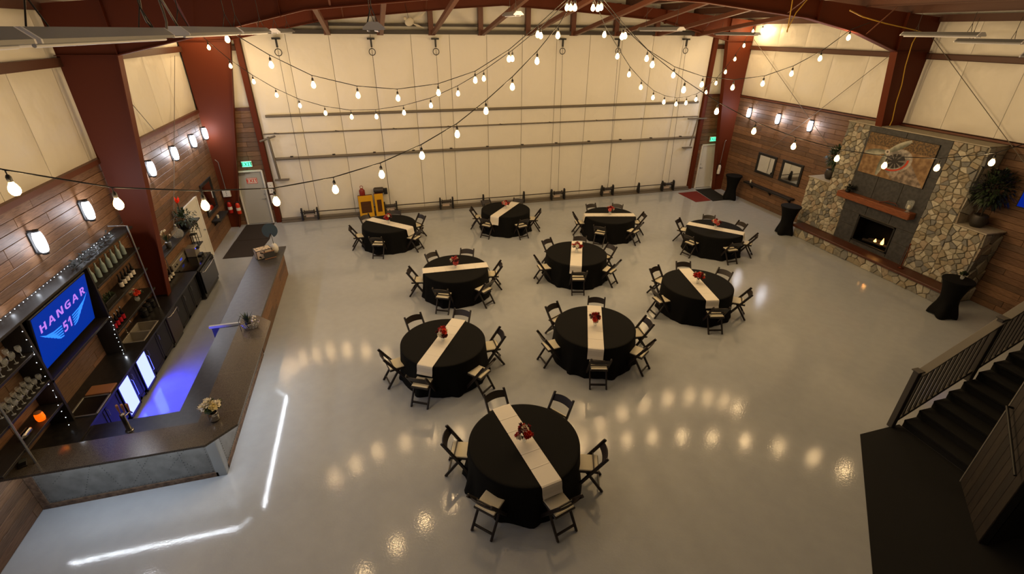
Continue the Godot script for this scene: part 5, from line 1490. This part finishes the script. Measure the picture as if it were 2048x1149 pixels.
	t = thing("mantel_flowers", "dark leafy arrangement with white blossoms on the mantel end", "flowers", V(14.99, 2.051, -12.1))
	s = S(); s.lathe([Vector2(0, 0), Vector2(0.06, 0), Vector2(0.07, 0.08), Vector2(0, 0.08)], 12); put("pot", s, M.cabinet, t)
	s = S()
	for i in 70: leaf(s, V(0, 0.1, 0.05) + dir(g, -0.2, 1.2) * 0.08, dir(g, -0.1, 1.2), g.randf_range(0.12, 0.24), 0.05)
	put("foliage", s, M.leaf_dark, t)
	for i in 4: put("blossom", bloom(0.075, 6), M.bloom_white, t, V(-0.06 + 0.03 * i, 0.1 + 0.06 * (i % 2), -0.16 + 0.06 * i))
	t = thing("glass_hurricane", "clear glass hurricane vase on the far end of the mantel", "vase", V(15.0, 2.051, -10.05))
	s = S(); s.lathe([Vector2(0, 0), Vector2(0.07, 0), Vector2(0.03, 0.03), Vector2(0.03, 0.06), Vector2(0.09, 0.12), Vector2(0.095, 0.3), Vector2(0.085, 0.34)], 16); put("glass_body", s, M.glass, t)
	s = S(); s.lathe([Vector2(0, 0.1), Vector2(0.04, 0.1), Vector2(0.04, 0.2), Vector2(0, 0.2)], 12); put("candle", s, M.pad, t)
	s = S(); s.tube([V(0, 0, 0), V(-0.03, 0.08, 0.2), V(0.02, 0.10, 0.45), V(-0.01, 0.05, 0.6)], [0.02, 0.018, 0.014, 0.008], 7); s.tube([V(-0.03, 0.08, 0.2), V(-0.06, 0.16, 0.32)], 0.01, 6)
	tag(put("driftwood", s, mat(Color(0.32, 0.14, 0.08), 0.8), self, V(15.0, 2.066, -10.95)), "piece of reddish driftwood lying on the mantel", "driftwood")
	t = thing("fire_tools", "copper-toned fireside tool set standing on the hearth timber", "fire tools", V(14.95, 0.435, -9.55))
	s = S(); s.lathe([Vector2(0, 0), Vector2(0.09, 0), Vector2(0.09, 0.015), Vector2(0.015, 0.025), Vector2(0.012, 0.75), Vector2(0.03, 0.78), Vector2(0, 0.8)], 12); put("stand", s, mat(Color(0.38, 0.17, 0.08), 0.4, 0.7), t)
	s = S()
	for k in 3: s.tube([V(0.06 * cos(k * 2.1), 0.1, 0.06 * sin(k * 2.1)), V(0.05 * cos(k * 2.1), 0.7, 0.05 * sin(k * 2.1))], 0.007, 5)
	put("tool", s, mat(Color(0.38, 0.17, 0.08), 0.4, 0.7), t)
	shoulder_plant("leafy potted plant with silver leaves on the stone shoulder by the mirrors", V(15.50, 2.121, -13.38), 0.8, 0.30, 211, 150, [M.leaf2, M.leaf])
	shoulder_plant("large dark potted tree on the stone shoulder towards the stairs", V(15.45, 2.121, -8.5), 1.25, 0.50, 212, 330, [M.leaf_dark, M.leaf])

func shoulder_plant(label: String, at: Vector3, h: float, r: float, sd: int, n: int, mats: Array) -> void:
	var g := RandomNumberGenerator.new()
	g.seed = sd
	var t := thing("potted_plant", label, "plant", at)
	var s := S()
	s.lathe([Vector2(0, 0), Vector2(0.13, 0), Vector2(0.19, 0.14), Vector2(0.18, 0.30), Vector2(0.15, 0.34), Vector2(0.13, 0.33), Vector2(0, 0.30)], 18); put("pot", s, mat(Color(0.17, 0.15, 0.13), 0.5), t)
	s = S()
	for i in 5: s.tube([V(0, 0.28, 0), V(0.04 * cos(i * 1.3), 0.3 + h * 0.4, 0.04 * sin(i * 1.3)), V(r * 0.5 * cos(i * 1.3), 0.3 + h * 0.8, r * 0.5 * sin(i * 1.3))], 0.012, 5)
	put("stem", s, M.stem, t)
	for m in 2:
		s = S()
		for i in n:
			var d := dir(g, -1.2, 1.5)
			var c := V(0, 0.3 + h * 0.6, 0) + d * V(r, h * 0.45, r) * g.randf_range(0.3, 0.8)
			leaf(s, c, (d + V(0, 0.2, 0)).normalized(), g.randf_range(0.13, 0.24), g.randf_range(0.045, 0.075), 0.3)
		for k in s.v.size(): s.v[k].x = minf(s.v[k].x, XR - 0.02 - at.x)
		put("foliage", s, mats[m], t)

func picture_texture() -> ImageTexture:      # a print: brown timber hangar, silver propeller, grey cowling with an orange ring
	var w := 320
	var h := 186
	var im := Image.create(w, h, false, Image.FORMAT_RGB8)
	var f := FastNoiseLite.new()
	f.seed = 7; f.frequency = 0.03; f.fractal_octaves = 4
	var c := Vector2(112, 70)
	var cw := Vector2(160, 102)
	for y in h:
		for x in w:
			var p := Vector2(x, y)
			var n := f.get_noise_2d(x, y)
			var col := Color(0.56, 0.45, 0.31).lerp(Color(0.42, 0.31, 0.19), clampf(0.5 + n * 1.2, 0, 1))
			if y < 52: col = Color(0.44, 0.34, 0.19).lerp(Color(0.26, 0.19, 0.10), clampf(0.5 + 1.8 * f.get_noise_2d(x * 3.0, y * 3.0), 0, 1))
			var line := 0.25 * (p.x - 165) + (p.y - 90)        # fuselage running down to the right
			var q := (p - cw).rotated(-0.75)
			if q.x > 0 and absf(q.y + q.x * 0.04) < 58 - q.x * 0.10: col = Color(0.58, 0.52, 0.46).lerp(Color(0.36, 0.31, 0.27), clampf(0.5 + n * 1.6, 0, 1))
			var e := (p - cw).rotated(0.35)
			var r := Vector2(e.x / 64.0, e.y / 44.0).length()
			if r < 1.22 and e.x > -20: col = Color(0.66, 0.63, 0.59).lerp(Color(0.46, 0.43, 0.40), clampf(0.5 + n * 1.5, 0, 1))
			if r < 1.0: col = Color(0.62, 0.60, 0.57).lerp(Color(0.42, 0.40, 0.38), clampf(0.5 + n * 1.5, 0, 1))
			if r < 1.0 and r > 0.84 and e.y > 4: col = Color(0.70, 0.20, 0.07)
			if r < 0.72: col = Color(0.10, 0.09, 0.09).lerp(Color(0.50, 0.48, 0.46), clampf(sin(atan2(e.y, e.x) * 9.0) * 1.4 - 0.2, 0, 1) * (0.8 if r > 0.25 else 0.2))
			for a in [-0.62, 2.95, 1.72]:
				var d := (p - c).rotated(-a)
				if d.x > 0 and d.x < 112 and absf(d.y) < 5.0 + 9.0 * sin(clampf(d.x / 112.0, 0, 1) * PI): col = Color(0.66, 0.66, 0.60).lerp(Color(0.36, 0.37, 0.33), clampf(0.5 + d.y / 18.0 + n * 0.5, 0, 1))
			if (p - c).length() < 12: col = Color(0.72, 0.69, 0.64)
			if (p - c).length() < 5: col = Color(0.30, 0.27, 0.25)
			im.set_pixel(x, y, col)
	return ImageTexture.create_from_image(im)

func build_right_side() -> void:
	for q in [[-16.84, "black-framed wall mirror nearer the plain white door"], [-15.44, "black-framed wall mirror nearer the stone chimney"]]:
		var t := thing("wall_mirror", q[1], "mirror", V(XR, 1.77, q[0]), 0.0, "mirrors on the fireplace wall")
		mirror(t, 0.88, 0.66, -1.0)
	var t := thing("wall_ledge", "long dark wall ledge below the two mirrors", "ledge", V(XR, 0.80, -16.2))
	var s := S(); s.bx(-0.25, -0.003, 0.0, 0.07, -1.45, 1.3, 0.006); put("board", s, M.cabinet, t)
	s = S()
	for z in [-1.1, 0.0, 1.1]: s.prism(PackedVector2Array([Vector2(-0.003, 0), Vector2(-0.2, 0), Vector2(-0.003, -0.2)]), -0.03, 0.03, Transform3D(Basis.IDENTITY, V(0, 0, z)))
	put("bracket", s, M.cabinet, t)
	candle(V(XR - 0.12, 0.8705, -17.35), "small white candle on the long ledge below the mirrors")
	cocktail_table(V(14.50, 0, -13.68), 0.35, "tall cocktail table in a black stretch cover standing by the hearth and mirrors")
	cocktail_table(V(15.25, 0, -17.87), 0.2, "tall cocktail table in a black stretch cover in the corner by the white door")
	cocktail_table(V(14.22, 0, -7.62), 0.5, "tall cocktail table in a black stretch cover at the stairs end of the hearth")
	bouquet("greenery_vase", "small glass vase of greenery on the cocktail table at the stairs end", V(14.3, 1.0925, -7.62), 501, [M.leaf_dark, M.leaf], 0.12, 0.1, 0.045)
	t = thing("television", "dark-framed television with a blue screen beyond the stone fireplace", "television", V(XR - 0.002, 3.2, -7.35))
	s = S(); s.bx(-0.07, 0.0, -0.40, 0.40, -0.72, 0.72, 0.006); put("bezel", s, M.black_metal, t)
	s = S(); s.bx(-0.076, -0.07, -0.375, 0.375, -0.695, 0.695); put("screen", s, screen_mat(Color(0.01, 0.14, 0.58), 0.8), t)
	area(t, V(-0.11, 0, 0), Vector3.LEFT, 1.3, 0.7, Color(0.1, 0.22, 1.0), 0.03)
	# floor mats
	for q in [[[V(13.45, 0, -19.2), V(14.48, 0, -19.25), V(14.28, 0, -17.85), V(13.48, 0, -17.82)], M.mat_red, "dark red floor mat in front of the hangar door by the white door"], [[V(14.58, 0, -19.5), V(15.46, 0, -19.52), V(15.15, 0, -17.76), V(14.30, 0, -17.74)], M.carpet_black, "black floor mat in front of the plain white door"], [[V(-5.30, 0, -19.68), V(-4.28, 0, -19.65), V(-4.20, 0, -18.0), V(-5.36, 0, -18.05)], M.mat_brown, "dark brown floor mat against the grey door with the red notice"], [[V(-5.37, 0, -18.02), V(-4.20, 0, -17.97), V(-4.38, 0, -16.45), V(-5.42, 0, -16.48)], M.mat_brown, "dark brown floor mat lying between the other mat and the side counter"]]:
		s = S()
		var pl := PackedVector2Array()
		for p in q[0]: pl.append(Vector2(p.x, p.z))
		s.prism(pl, 0.0, 0.012, Transform3D(Basis(Vector3.RIGHT, Vector3.BACK, Vector3.UP), V(0, 0.001, 0)))
		tag(put("floor_mat", s, q[1]), q[2], "mat", "floor mats at the doors")
	# heaters by the hangar door
	for q in [[-0.73, 0.56, 0.92, "yellow portable heater with mesh front beside the hangar door", -19.40], [-0.21, 0.34, 0.95, "narrow yellow portable heater next to the wider yellow one", -19.42]]:
		t = thing("portable_heater", q[3], "heater", V(q[0], 0, q[4]), 0.1, "yellow heaters by the hangar door")
		var w: float = q[1]
		var h: float = q[2]
		s = S(); s.bx(-w * 0.5, w * 0.5, 0.03, h, -0.13, 0.0, 0.01); put("casing", s, mat(Color(0.30, 0.08, 0.05), 0.5), t)
		s = S()
		for e in [[-w * 0.5, w * 0.5, h - 0.24, h], [-w * 0.5, w * 0.5, 0.03, 0.2], [-w * 0.5, -w * 0.5 + 0.08, 0.2, h - 0.24], [w * 0.5 - 0.08, w * 0.5, 0.2, h - 0.24]]: s.bx(e[0], e[1], e[2], e[3], 0.0, 0.03, 0.004)
		put("front_panel", s, mat(Color(0.80, 0.60, 0.08), 0.45), t)
		s = S()
		for k in 9: s.bx(-w * 0.5 + 0.08, w * 0.5 - 0.08, 0.21 + k * (h - 0.46) / 9.0, 0.225 + k * (h - 0.46) / 9.0, 0.006, 0.016)
		put("mesh_grille", s, mat(Color(0.36, 0.28, 0.05), 0.5), t)
	t = thing("fuel_canister", "small red fuel canister standing on the wide yellow heater", "canister", V(-0.82, 0.921, -19.47))
	s = S(); s.lathe([Vector2(0, 0), Vector2(0.1, 0), Vector2(0.11, 0.03), Vector2(0.11, 0.2), Vector2(0.06, 0.26), Vector2(0.03, 0.28), Vector2(0, 0.28)], 14); put("tank", s, mat(Color(0.48, 0.09, 0.05), 0.4), t)
	s = S(); s.tube(ring(V(0, 0.33, 0), 0.055, 12), 0.012, 6, false); put("handle", s, mat(Color(0.48, 0.09, 0.05), 0.4), t)
	t = thing("control_unit", "dark electric motor and gearbox behind the yellow heaters", "motor", V(-0.18, 0.62, -19.61))
	s = S(); s.lathe([Vector2(0, -0.2), Vector2(0.1, -0.2), Vector2(0.12, -0.17), Vector2(0.12, 0.15), Vector2(0.07, 0.2), Vector2(0, 0.2)], 14, Transform3D(Basis(Vector3.BACK, PI / 2), V(0, 0.42, 0))); s.bx(-0.12, 0.12, -0.55, 0.32, -0.06, 0.06, 0.006); put("housing", s, M.dark_steel, t)
	s = S(); s.bx(0.2, 0.34, 0.25, 0.48, -0.07, 0.07, 0.01); put("junction_box", s, M.black_metal, t)
	# extinguishers, control boxes
	for q in [[V(-5.62, 0.62, -19.42), Color(0.62, 0.08, 0.05), "red fire extinguisher on the corner column by the grey door"], [V(-5.36, 0.55, -19.46), Color(0.78, 0.20, 0.08), "orange-red fire extinguisher next to the corner column, closer to the grey door"], [V(15.44, 0.80, -19.20), Color(0.80, 0.78, 0.74), "white fire extinguisher on the corner column by the plain white door"]]:
		t = thing("fire_extinguisher", q[2], "fire extinguisher", q[0])
		var m := mat(q[1], 0.35)
		s = S(); s.lathe([Vector2(0, 0), Vector2(0.065, 0), Vector2(0.075, 0.02), Vector2(0.075, 0.34), Vector2(0.05, 0.41), Vector2(0.025, 0.43), Vector2(0, 0.43)], 14); put("cylinder", s, m, t)
		s = S(); s.bx(-0.02, 0.09, 0.45, 0.47, -0.015, 0.015, 0.003); s.bx(-0.03, 0.03, 0.43, 0.46, -0.02, 0.02, 0.003); put("valve_handle", s, M.black_metal, t)
		s = S(); s.tube([V(-0.02, 0.45, 0), V(-0.09, 0.42, 0), V(-0.095, 0.2, 0)], 0.011, 6); put("hose", s, M.black_metal, t)
		s = S(); s.lathe([Vector2(0.0765, 0.14), Vector2(0.077, 0.15), Vector2(0.077, 0.24), Vector2(0.0765, 0.25)], 14); put("paper_label", s, M.runner, t)
	for q in [[V(-5.62, 1.36, -19.50), V(0.26, 0.26, 0.10), "white junction box above the red fire extinguisher"], [V(-4.1, 1.42, -19.62), V(0.18, 0.42, 0.10), "upper white control box on the hangar door jamb"], [V(-4.1, 0.98, -19.62), V(0.18, 0.32, 0.10), "lower white control box on the hangar door jamb"]]:
		t = thing("control_box", q[2], "control box", q[0])
		s = S(); s.box(Vector3.ZERO, q[1], 0.008); put("case", s, M.white_paint, t)
		s = S()
		for k in 3: s.ball(V(0.0, q[1].y * (0.25 - 0.25 * k), q[1].z * 0.5), V(0.014, 0.014, 0.008), 8, 5)
		put("button", s, M.dark_steel, t)
	s = S(); s.tube([V(-5.7, 2.6, -19.52), V(-5.62, 2.5, -19.52), V(-5.62, 1.5, -19.52)], 0.014, 6)
	tag(put("conduit", s, M.galv), "bent grey conduit running down to the white junction box", "conduit")
	s = S(); s.tube([V(15.52, 2.35, -19.22), V(15.46, 2.3, -19.2), V(15.44, 1.3, -19.2)], 0.012, 6)
	tag(put("conduit", s, M.galv), "thin conduit on the corner column above the white fire extinguisher", "conduit")
	# things standing on the bar
	bouquet("bar_flowers", "silver vase of cream flowers on the granite bar corner", V(-3.12, 1.071, -6.98), 601, [M.bloom_white, M.bloom_white, mat(Color(0.80, 0.74, 0.52), 0.7), M.leaf2], 0.22, 0.17, 0.085, "", M.chrome)
	t = thing("decor_basket", "glittering wire basket with small plants on the bar's chamfered end", "basket", V(-3.1, 1.071, -9.85))
	s = S()
	for k in 4: s.tube(ring2(V(0, 0.02 + 0.04 * k, 0), 0.13 + 0.02 * k, 0.09 + 0.012 * k), 0.006, 5, false)
	for k in 14:
		var a := TAU * k / 14
		s.tube([V(0.13 * cos(a), 0.0, 0.09 * sin(a)), V(0.19 * cos(a), 0.15, 0.126 * sin(a))], 0.005, 4)
	put("wire_bowl", s, M.chrome, t)
	var g := RandomNumberGenerator.new()
	g.seed = 66
	s = S()
	for i in 60: s.ball(V(g.randf_range(-0.12, 0.12), g.randf_range(0.015, 0.09), g.randf_range(-0.07, 0.07)), V(0.014, 0.014, 0.014), 6, 4)
	put("crystal_beads", s, M.galv, t).set_meta("kind", "stuff")
	s = S()
	for i in 50: leaf(s, V(-0.05, 0.1, -0.05), dir(g, 0.7, 1.5), g.randf_range(0.18, 0.34), 0.02, 0.1)
	put("foliage", s, M.leaf2, t)
	s = S(); s.lathe([Vector2(0, 0.01), Vector2(0.05, 0.01), Vector2(0.06, 0.13), Vector2(0, 0.12)], 12, Transform3D(Basis.IDENTITY, V(-0.05, 0, -0.05))); put("pot", s, M.black_metal, t)
	s = S()
	for i in 9: s.ball(V(0.09, 0.2, 0.0) + dir(g, 0.0, 1.4) * 0.07, V(0.02, 0.02, 0.02), 6, 4)
	put("blossom", s, M.bloom_white, t)
	s = S(); s.tube([V(-0.17, 0.0, 0.1), V(-0.17, 0.26, 0.1), V(-0.17, 0.26, -0.12)], 0.006, 5); put("wire_stand", s, M.wire, t)
	t = thing("painted_crate", "cream box painted with black figures and a small chalkboard on the grey counter", "box", V(-3.56, 0.9255, -14.1), 0.45)
	s = S(); s.box(V(0, 0.13, 0), V(0.42, 0.26, 0.30), 0.006); put("case", s, mat(Color(0.76, 0.68, 0.55), 0.6), t)
	s = S()
	for e in [[V(0, 0.255, 0.15), V(0.43, 0.016, 0.012)], [V(0, 0.008, 0.15), V(0.43, 0.016, 0.012)], [V(-0.21, 0.13, 0.15), V(0.014, 0.26, 0.012)], [V(0.21, 0.13, 0.15), V(0.014, 0.26, 0.012)], [V(0.21, 0.13, -0.15), V(0.012, 0.26, 0.012)], [V(0.21, 0.255, 0), V(0.012, 0.016, 0.30)], [V(-0.21, 0.255, 0), V(0.012, 0.016, 0.30)]]: s.box(e[0], e[1])
	put("edge_binding", s, M.cabinet, t)
	s = S()
	for i in 26:
		var u := g.randf_range(-0.19, 0.19)
		var w := g.randf_range(0.03, 0.23)
		if i % 3 == 0: s.box(V(u, 0.2605, g.randf_range(-0.12, 0.12)), V(g.randf_range(0.02, 0.06), 0.002, g.randf_range(0.015, 0.04)))
		elif i % 3 == 1: s.box(V(u, w, 0.1505), V(g.randf_range(0.015, 0.05), g.randf_range(0.02, 0.05), 0.002))
		else: s.box(V(0.2105, w, g.randf_range(-0.12, 0.12)), V(0.002, g.randf_range(0.02, 0.05), g.randf_range(0.015, 0.05)))
	put("painted_figures", s, M.black_metal, t)
	s = S(); s.box(V(0.10, 0.11, 0.24), V(0.30, 0.20, 0.012), 0.003, Basis(Vector3.RIGHT, -0.35)); put("chalkboard", s, M.cabinet, t)
	s = S()
	for e in [[0.01, 0.2], [0.01, 0.02]]: s.box(V(0.10, e[1], 0.24 + (0.11 - e[1]) * 0.36), V(0.32, 0.016, 0.018), 0.002, Basis(Vector3.RIGHT, -0.35))
	put("chalkboard_frame", s, M.board, t)
	t = thing("lily_vase", "white egg-shaped vase holding one large round leaf on the grey counter", "vase", V(-3.28, 0.9255, -14.32))
	s = S(); s.lathe([Vector2(0, 0), Vector2(0.05, 0), Vector2(0.10, 0.09), Vector2(0.105, 0.16), Vector2(0.07, 0.26), Vector2(0.03, 0.30), Vector2(0.025, 0.29), Vector2(0, 0.27)], 20); put("vase_body", s, mat(Color(0.82, 0.81, 0.78), 0.35), t)
	s = S(); s.tube([V(0, 0.25, 0), V(0.0, 0.45, 0.0), V(-0.02, 0.62, -0.02)], 0.007, 6); put("stem", s, M.stem, t)
	s = S()
	var pad := PackedVector2Array()
	for k in 27: pad.append(Vector2(sin(0.35 + (TAU - 0.7) * k / 26.0), -cos(0.35 + (TAU - 0.7) * k / 26.0)) * 0.21)
	pad.append(Vector2(0, -0.07))
	s.prism(pad, 0.0, 0.004, Transform3D(Basis(Vector3.RIGHT, -0.15), V(-0.02, 0.69, -0.02)))
	put("leaf_pad", s, mat(Color(0.20, 0.26, 0.17), 0.5), t)
	t = thing("bar_phone", "small dark card terminal on the granite top against the plank wall", "card terminal", V(-5.62, 1.071, -6.72), 0.5)
	s = S(); s.box(V(0, 0.012, 0), V(0.10, 0.024, 0.2), 0.008); put("body", s, M.black_metal, t)
	s = S(); s.box(V(0, 0.026, -0.04), V(0.075, 0.004, 0.08), 0.001); put("display", s, mat(Color(0.30, 0.32, 0.32), 0.2), t)

func ring2(c: Vector3, a: float, b: float) -> Array:
	var r := []
	for i in 19: r.append(c + V(a * cos(TAU * i / 18), 0, b * sin(TAU * i / 18)))
	return r

# ------------------------------------------------------------------ stairs
func build_stairs() -> void:
	var z0 := -4.74
	var z1 := -3.42
	var x0 := 9.2
	var tr := 0.28
	var ri := 0.175
	var n := 20
	var t := thing("staircase", "dark carpeted staircase with grey wooden railing climbing past the hearth", "stairs", V(x0, 0, z0))
	var s := S()
	for i in n:
		s = S()
		s.bx(tr * i - 0.02, tr * (i + 1) + 0.02, ri * (i + 1) - 0.05, ri * (i + 1), 0.06, z1 - z0, 0.008); s.bx(tr * i, tr * i + 0.03, ri * i, ri * (i + 1) - 0.05, 0.06, z1 - z0)
		put("step", s, M.carpet_black, t)
	s = S()
	s.bar(V(-0.02, -0.06, 1.28), V(tr * n, ri * n - 0.06, 1.28), 0.05, 0.22); s.bar(V(0.25, 0.02, 0.62), V(tr * n, ri * n - 0.12, 0.62), 0.05, 0.1)
	put("stringer", s, M.cabinet, t)
	s = S()
	s.bx(tr * n, XR - x0 - 0.01, ri * n - 0.2, ri * n, 0.0, z1 - z0); put("landing", s, M.carpet_black, t)
	var sl := ri / tr
	var xs := [-0.21, 1.31, 2.83, 4.35, 5.6]
	for i in xs.size():
		var x: float = xs[i]
		var yb: float = maxf(0.0, sl * x)
		var yt: float = 1.33 + sl * (x + 0.21) - (0.0 if i == 0 else 0.06)
		s = S(); s.bx(x - 0.05, x + 0.05, yb, yt, -0.05, 0.05, 0.006)
		var nw := put("newel_post", s, M.rail, t)
		s = S(); s.bx(x - 0.075, x + 0.075, yt, yt + 0.03, -0.075, 0.075, 0.008); put("post_cap", s, M.rail, nw)
	s = S(); s.bar(V(-0.16, 1.25, 0), V(5.6, 1.25 + sl * 5.76, 0), 0.15, 0.035, Vector3.UP, 0.006); put("top_rail", s, M.rail_top, t)
	s = S(); s.bar(V(-0.16, 1.19, 0), V(5.6, 1.19 + sl * 5.76, 0), 0.04, 0.07, Vector3.UP, 0.004); put("under_rail", s, M.rail, t)
	s = S(); s.bar(V(-0.16, 0.14, 0), V(5.6, 0.14 + sl * 5.76, 0), 0.05, 0.06, Vector3.UP, 0.004); put("bottom_rail", s, M.rail, t)
	var bs := S()
	bs.bx(-0.016, 0.016, 0.0, 1.02, -0.016, 0.016)
	var bm := bs.mesh()
	for i in 52:
		var x := -0.04 + i * 0.108
		var skip := false
		for q in xs:
			if absf(x - q) < 0.07: skip = true
		if not skip: put("baluster", bm, M.rail, t, V(x, 0.185 + sl * (x + 0.16), 0))
	# black carpet in front of the stairs and the plank screen beside them
	s = S()
	s.prism(PackedVector2Array([Vector2(8.209, -4.711), Vector2(9.18, -4.72), Vector2(9.18, -3.0), Vector2(13.0, -3.0), Vector2(13.0, 3.4), Vector2(2.6, 3.4), Vector2(2.6, 0.86)]), 0.0, 0.012, Transform3D(Basis(Vector3.RIGHT, Vector3.BACK, Vector3.UP), V(0, 0.001, 0)))
	tag(put("stair_carpet", s, M.carpet_black), "black carpet with slanted edge at the foot of the stairs", "carpet")
	t = thing("stair_screen", "angled partition of weathered vertical boards with a handrail beside the stairs", "partition", V(8.892, 0.0135, -3.39))
	var a := V(0, 0, 0)
	var b := V(-0.907, 0, 0.887)
	var d := (b - a).normalized()
	var nrm := V(-d.z, 0, d.x)
	if nrm.x > 0.0: nrm = -nrm
	var l := (b - a).length()
	s = S()
	s.box((a + b) * 0.5 + V(0, 1.55, 0) - nrm * 0.06, V(l, 3.1, 0.08), 0.0, Basis(d, Vector3.UP, d.cross(Vector3.UP))); put("core", s, M.black_metal, t)
	var nb := 7
	for i in nb:
		s = S()
		s.box(a + d * (l * (i + 0.5) / nb) + V(0, 1.55, 0) - nrm * 0.01, V(l / nb - 0.008, 3.1, 0.022), 0.004, Basis(d, Vector3.UP, d.cross(Vector3.UP)))
		put("board", s, M.screen[i % 3], t)
	s = S(); s.box(a + V(0, 1.55, 0) - d * 0.015 - nrm * 0.05, V(0.03, 3.1, 0.12), 0.004, Basis(d, Vector3.UP, d.cross(Vector3.UP))); put("edge_trim", s, M.rail_top, t)
	s = S(); s.tube([a + d * 0.12 + V(0, 1.75, 0) + nrm * 0.01, a + d * 0.12 + V(0, 1.75, 0) + nrm * 0.08, b - d * 0.05 + V(0, 1.35, 0) + nrm * 0.08], 0.02, 8); put("handrail", s, M.black_metal, t)
	s = S()
	var e := b - a
	s.prism(PackedVector2Array([Vector2(b.x, b.z) - Vector2(nrm.x, nrm.z) * 0.11, Vector2(a.x, a.z) - Vector2(nrm.x, nrm.z) * 0.11, Vector2(4.5, 0.05), Vector2(4.5, 1.3)]), 0.0, 3.0, Transform3D(Basis(Vector3.RIGHT, Vector3.BACK, Vector3.UP), Vector3.ZERO))
	put("side_wall", s, M.black_metal, t)

func _ready() -> void:
	rng.seed = 20240
	var cam := Camera3D.new()
	cam.name = "camera"
	var pitch := deg_to_rad(28.22613)
	var yaw := deg_to_rad(15.48755)
	var roll := deg_to_rad(0.37247)
	var fwd := Vector3(sin(yaw) * cos(pitch), -sin(pitch), -cos(yaw) * cos(pitch))
	var rt := Vector3(cos(yaw), 0, sin(yaw))
	var up := rt.cross(fwd)
	cam.fov = rad_to_deg(2.0 * atan(574.5 / 957.7288))
	cam.near = 0.05; cam.far = 100.0
	add_child(cam)
	cam.transform = Transform3D(Basis(rt * cos(roll) + up * sin(roll), up * cos(roll) - rt * sin(roll), -fwd), Vector3(0, 6.7621, 0))
	cam.current = true
	var we := WorldEnvironment.new()
	we.name = "environment"
	var env := Environment.new()
	env.background_mode = Environment.BG_COLOR
	env.background_color = Color(0.0, 0.0, 0.0)
	env.tonemap_mode = Environment.TONE_MAPPER_LINEAR
	env.tonemap_exposure = 1.0
	env.sdfgi_enabled = true; env.ssao_enabled = true; env.ssil_enabled = true
	we.environment = env
	add_child(we)
	make_materials()
	M.screen = [textured(M.plank_z[0].albedo_texture, Vector3(6, 0.6, 6), 0.7, Color(0.17, 0.14, 0.115)), textured(M.plank_z[0].albedo_texture, Vector3(6, 0.6, 6), 0.7, Color(0.20, 0.17, 0.14)), textured(M.plank_z[0].albedo_texture, Vector3(6, 0.6, 6), 0.7, Color(0.15, 0.125, 0.105))]
	build_shell()
	build_steel()
	build_hangar_door()
	build_bar()
	build_back_bar()
	build_fireplace()
	build_stairs()
	build_tables()
	build_string_lights()
	build_sconces()
	build_fixtures()
	build_shelves()
	build_right_side()
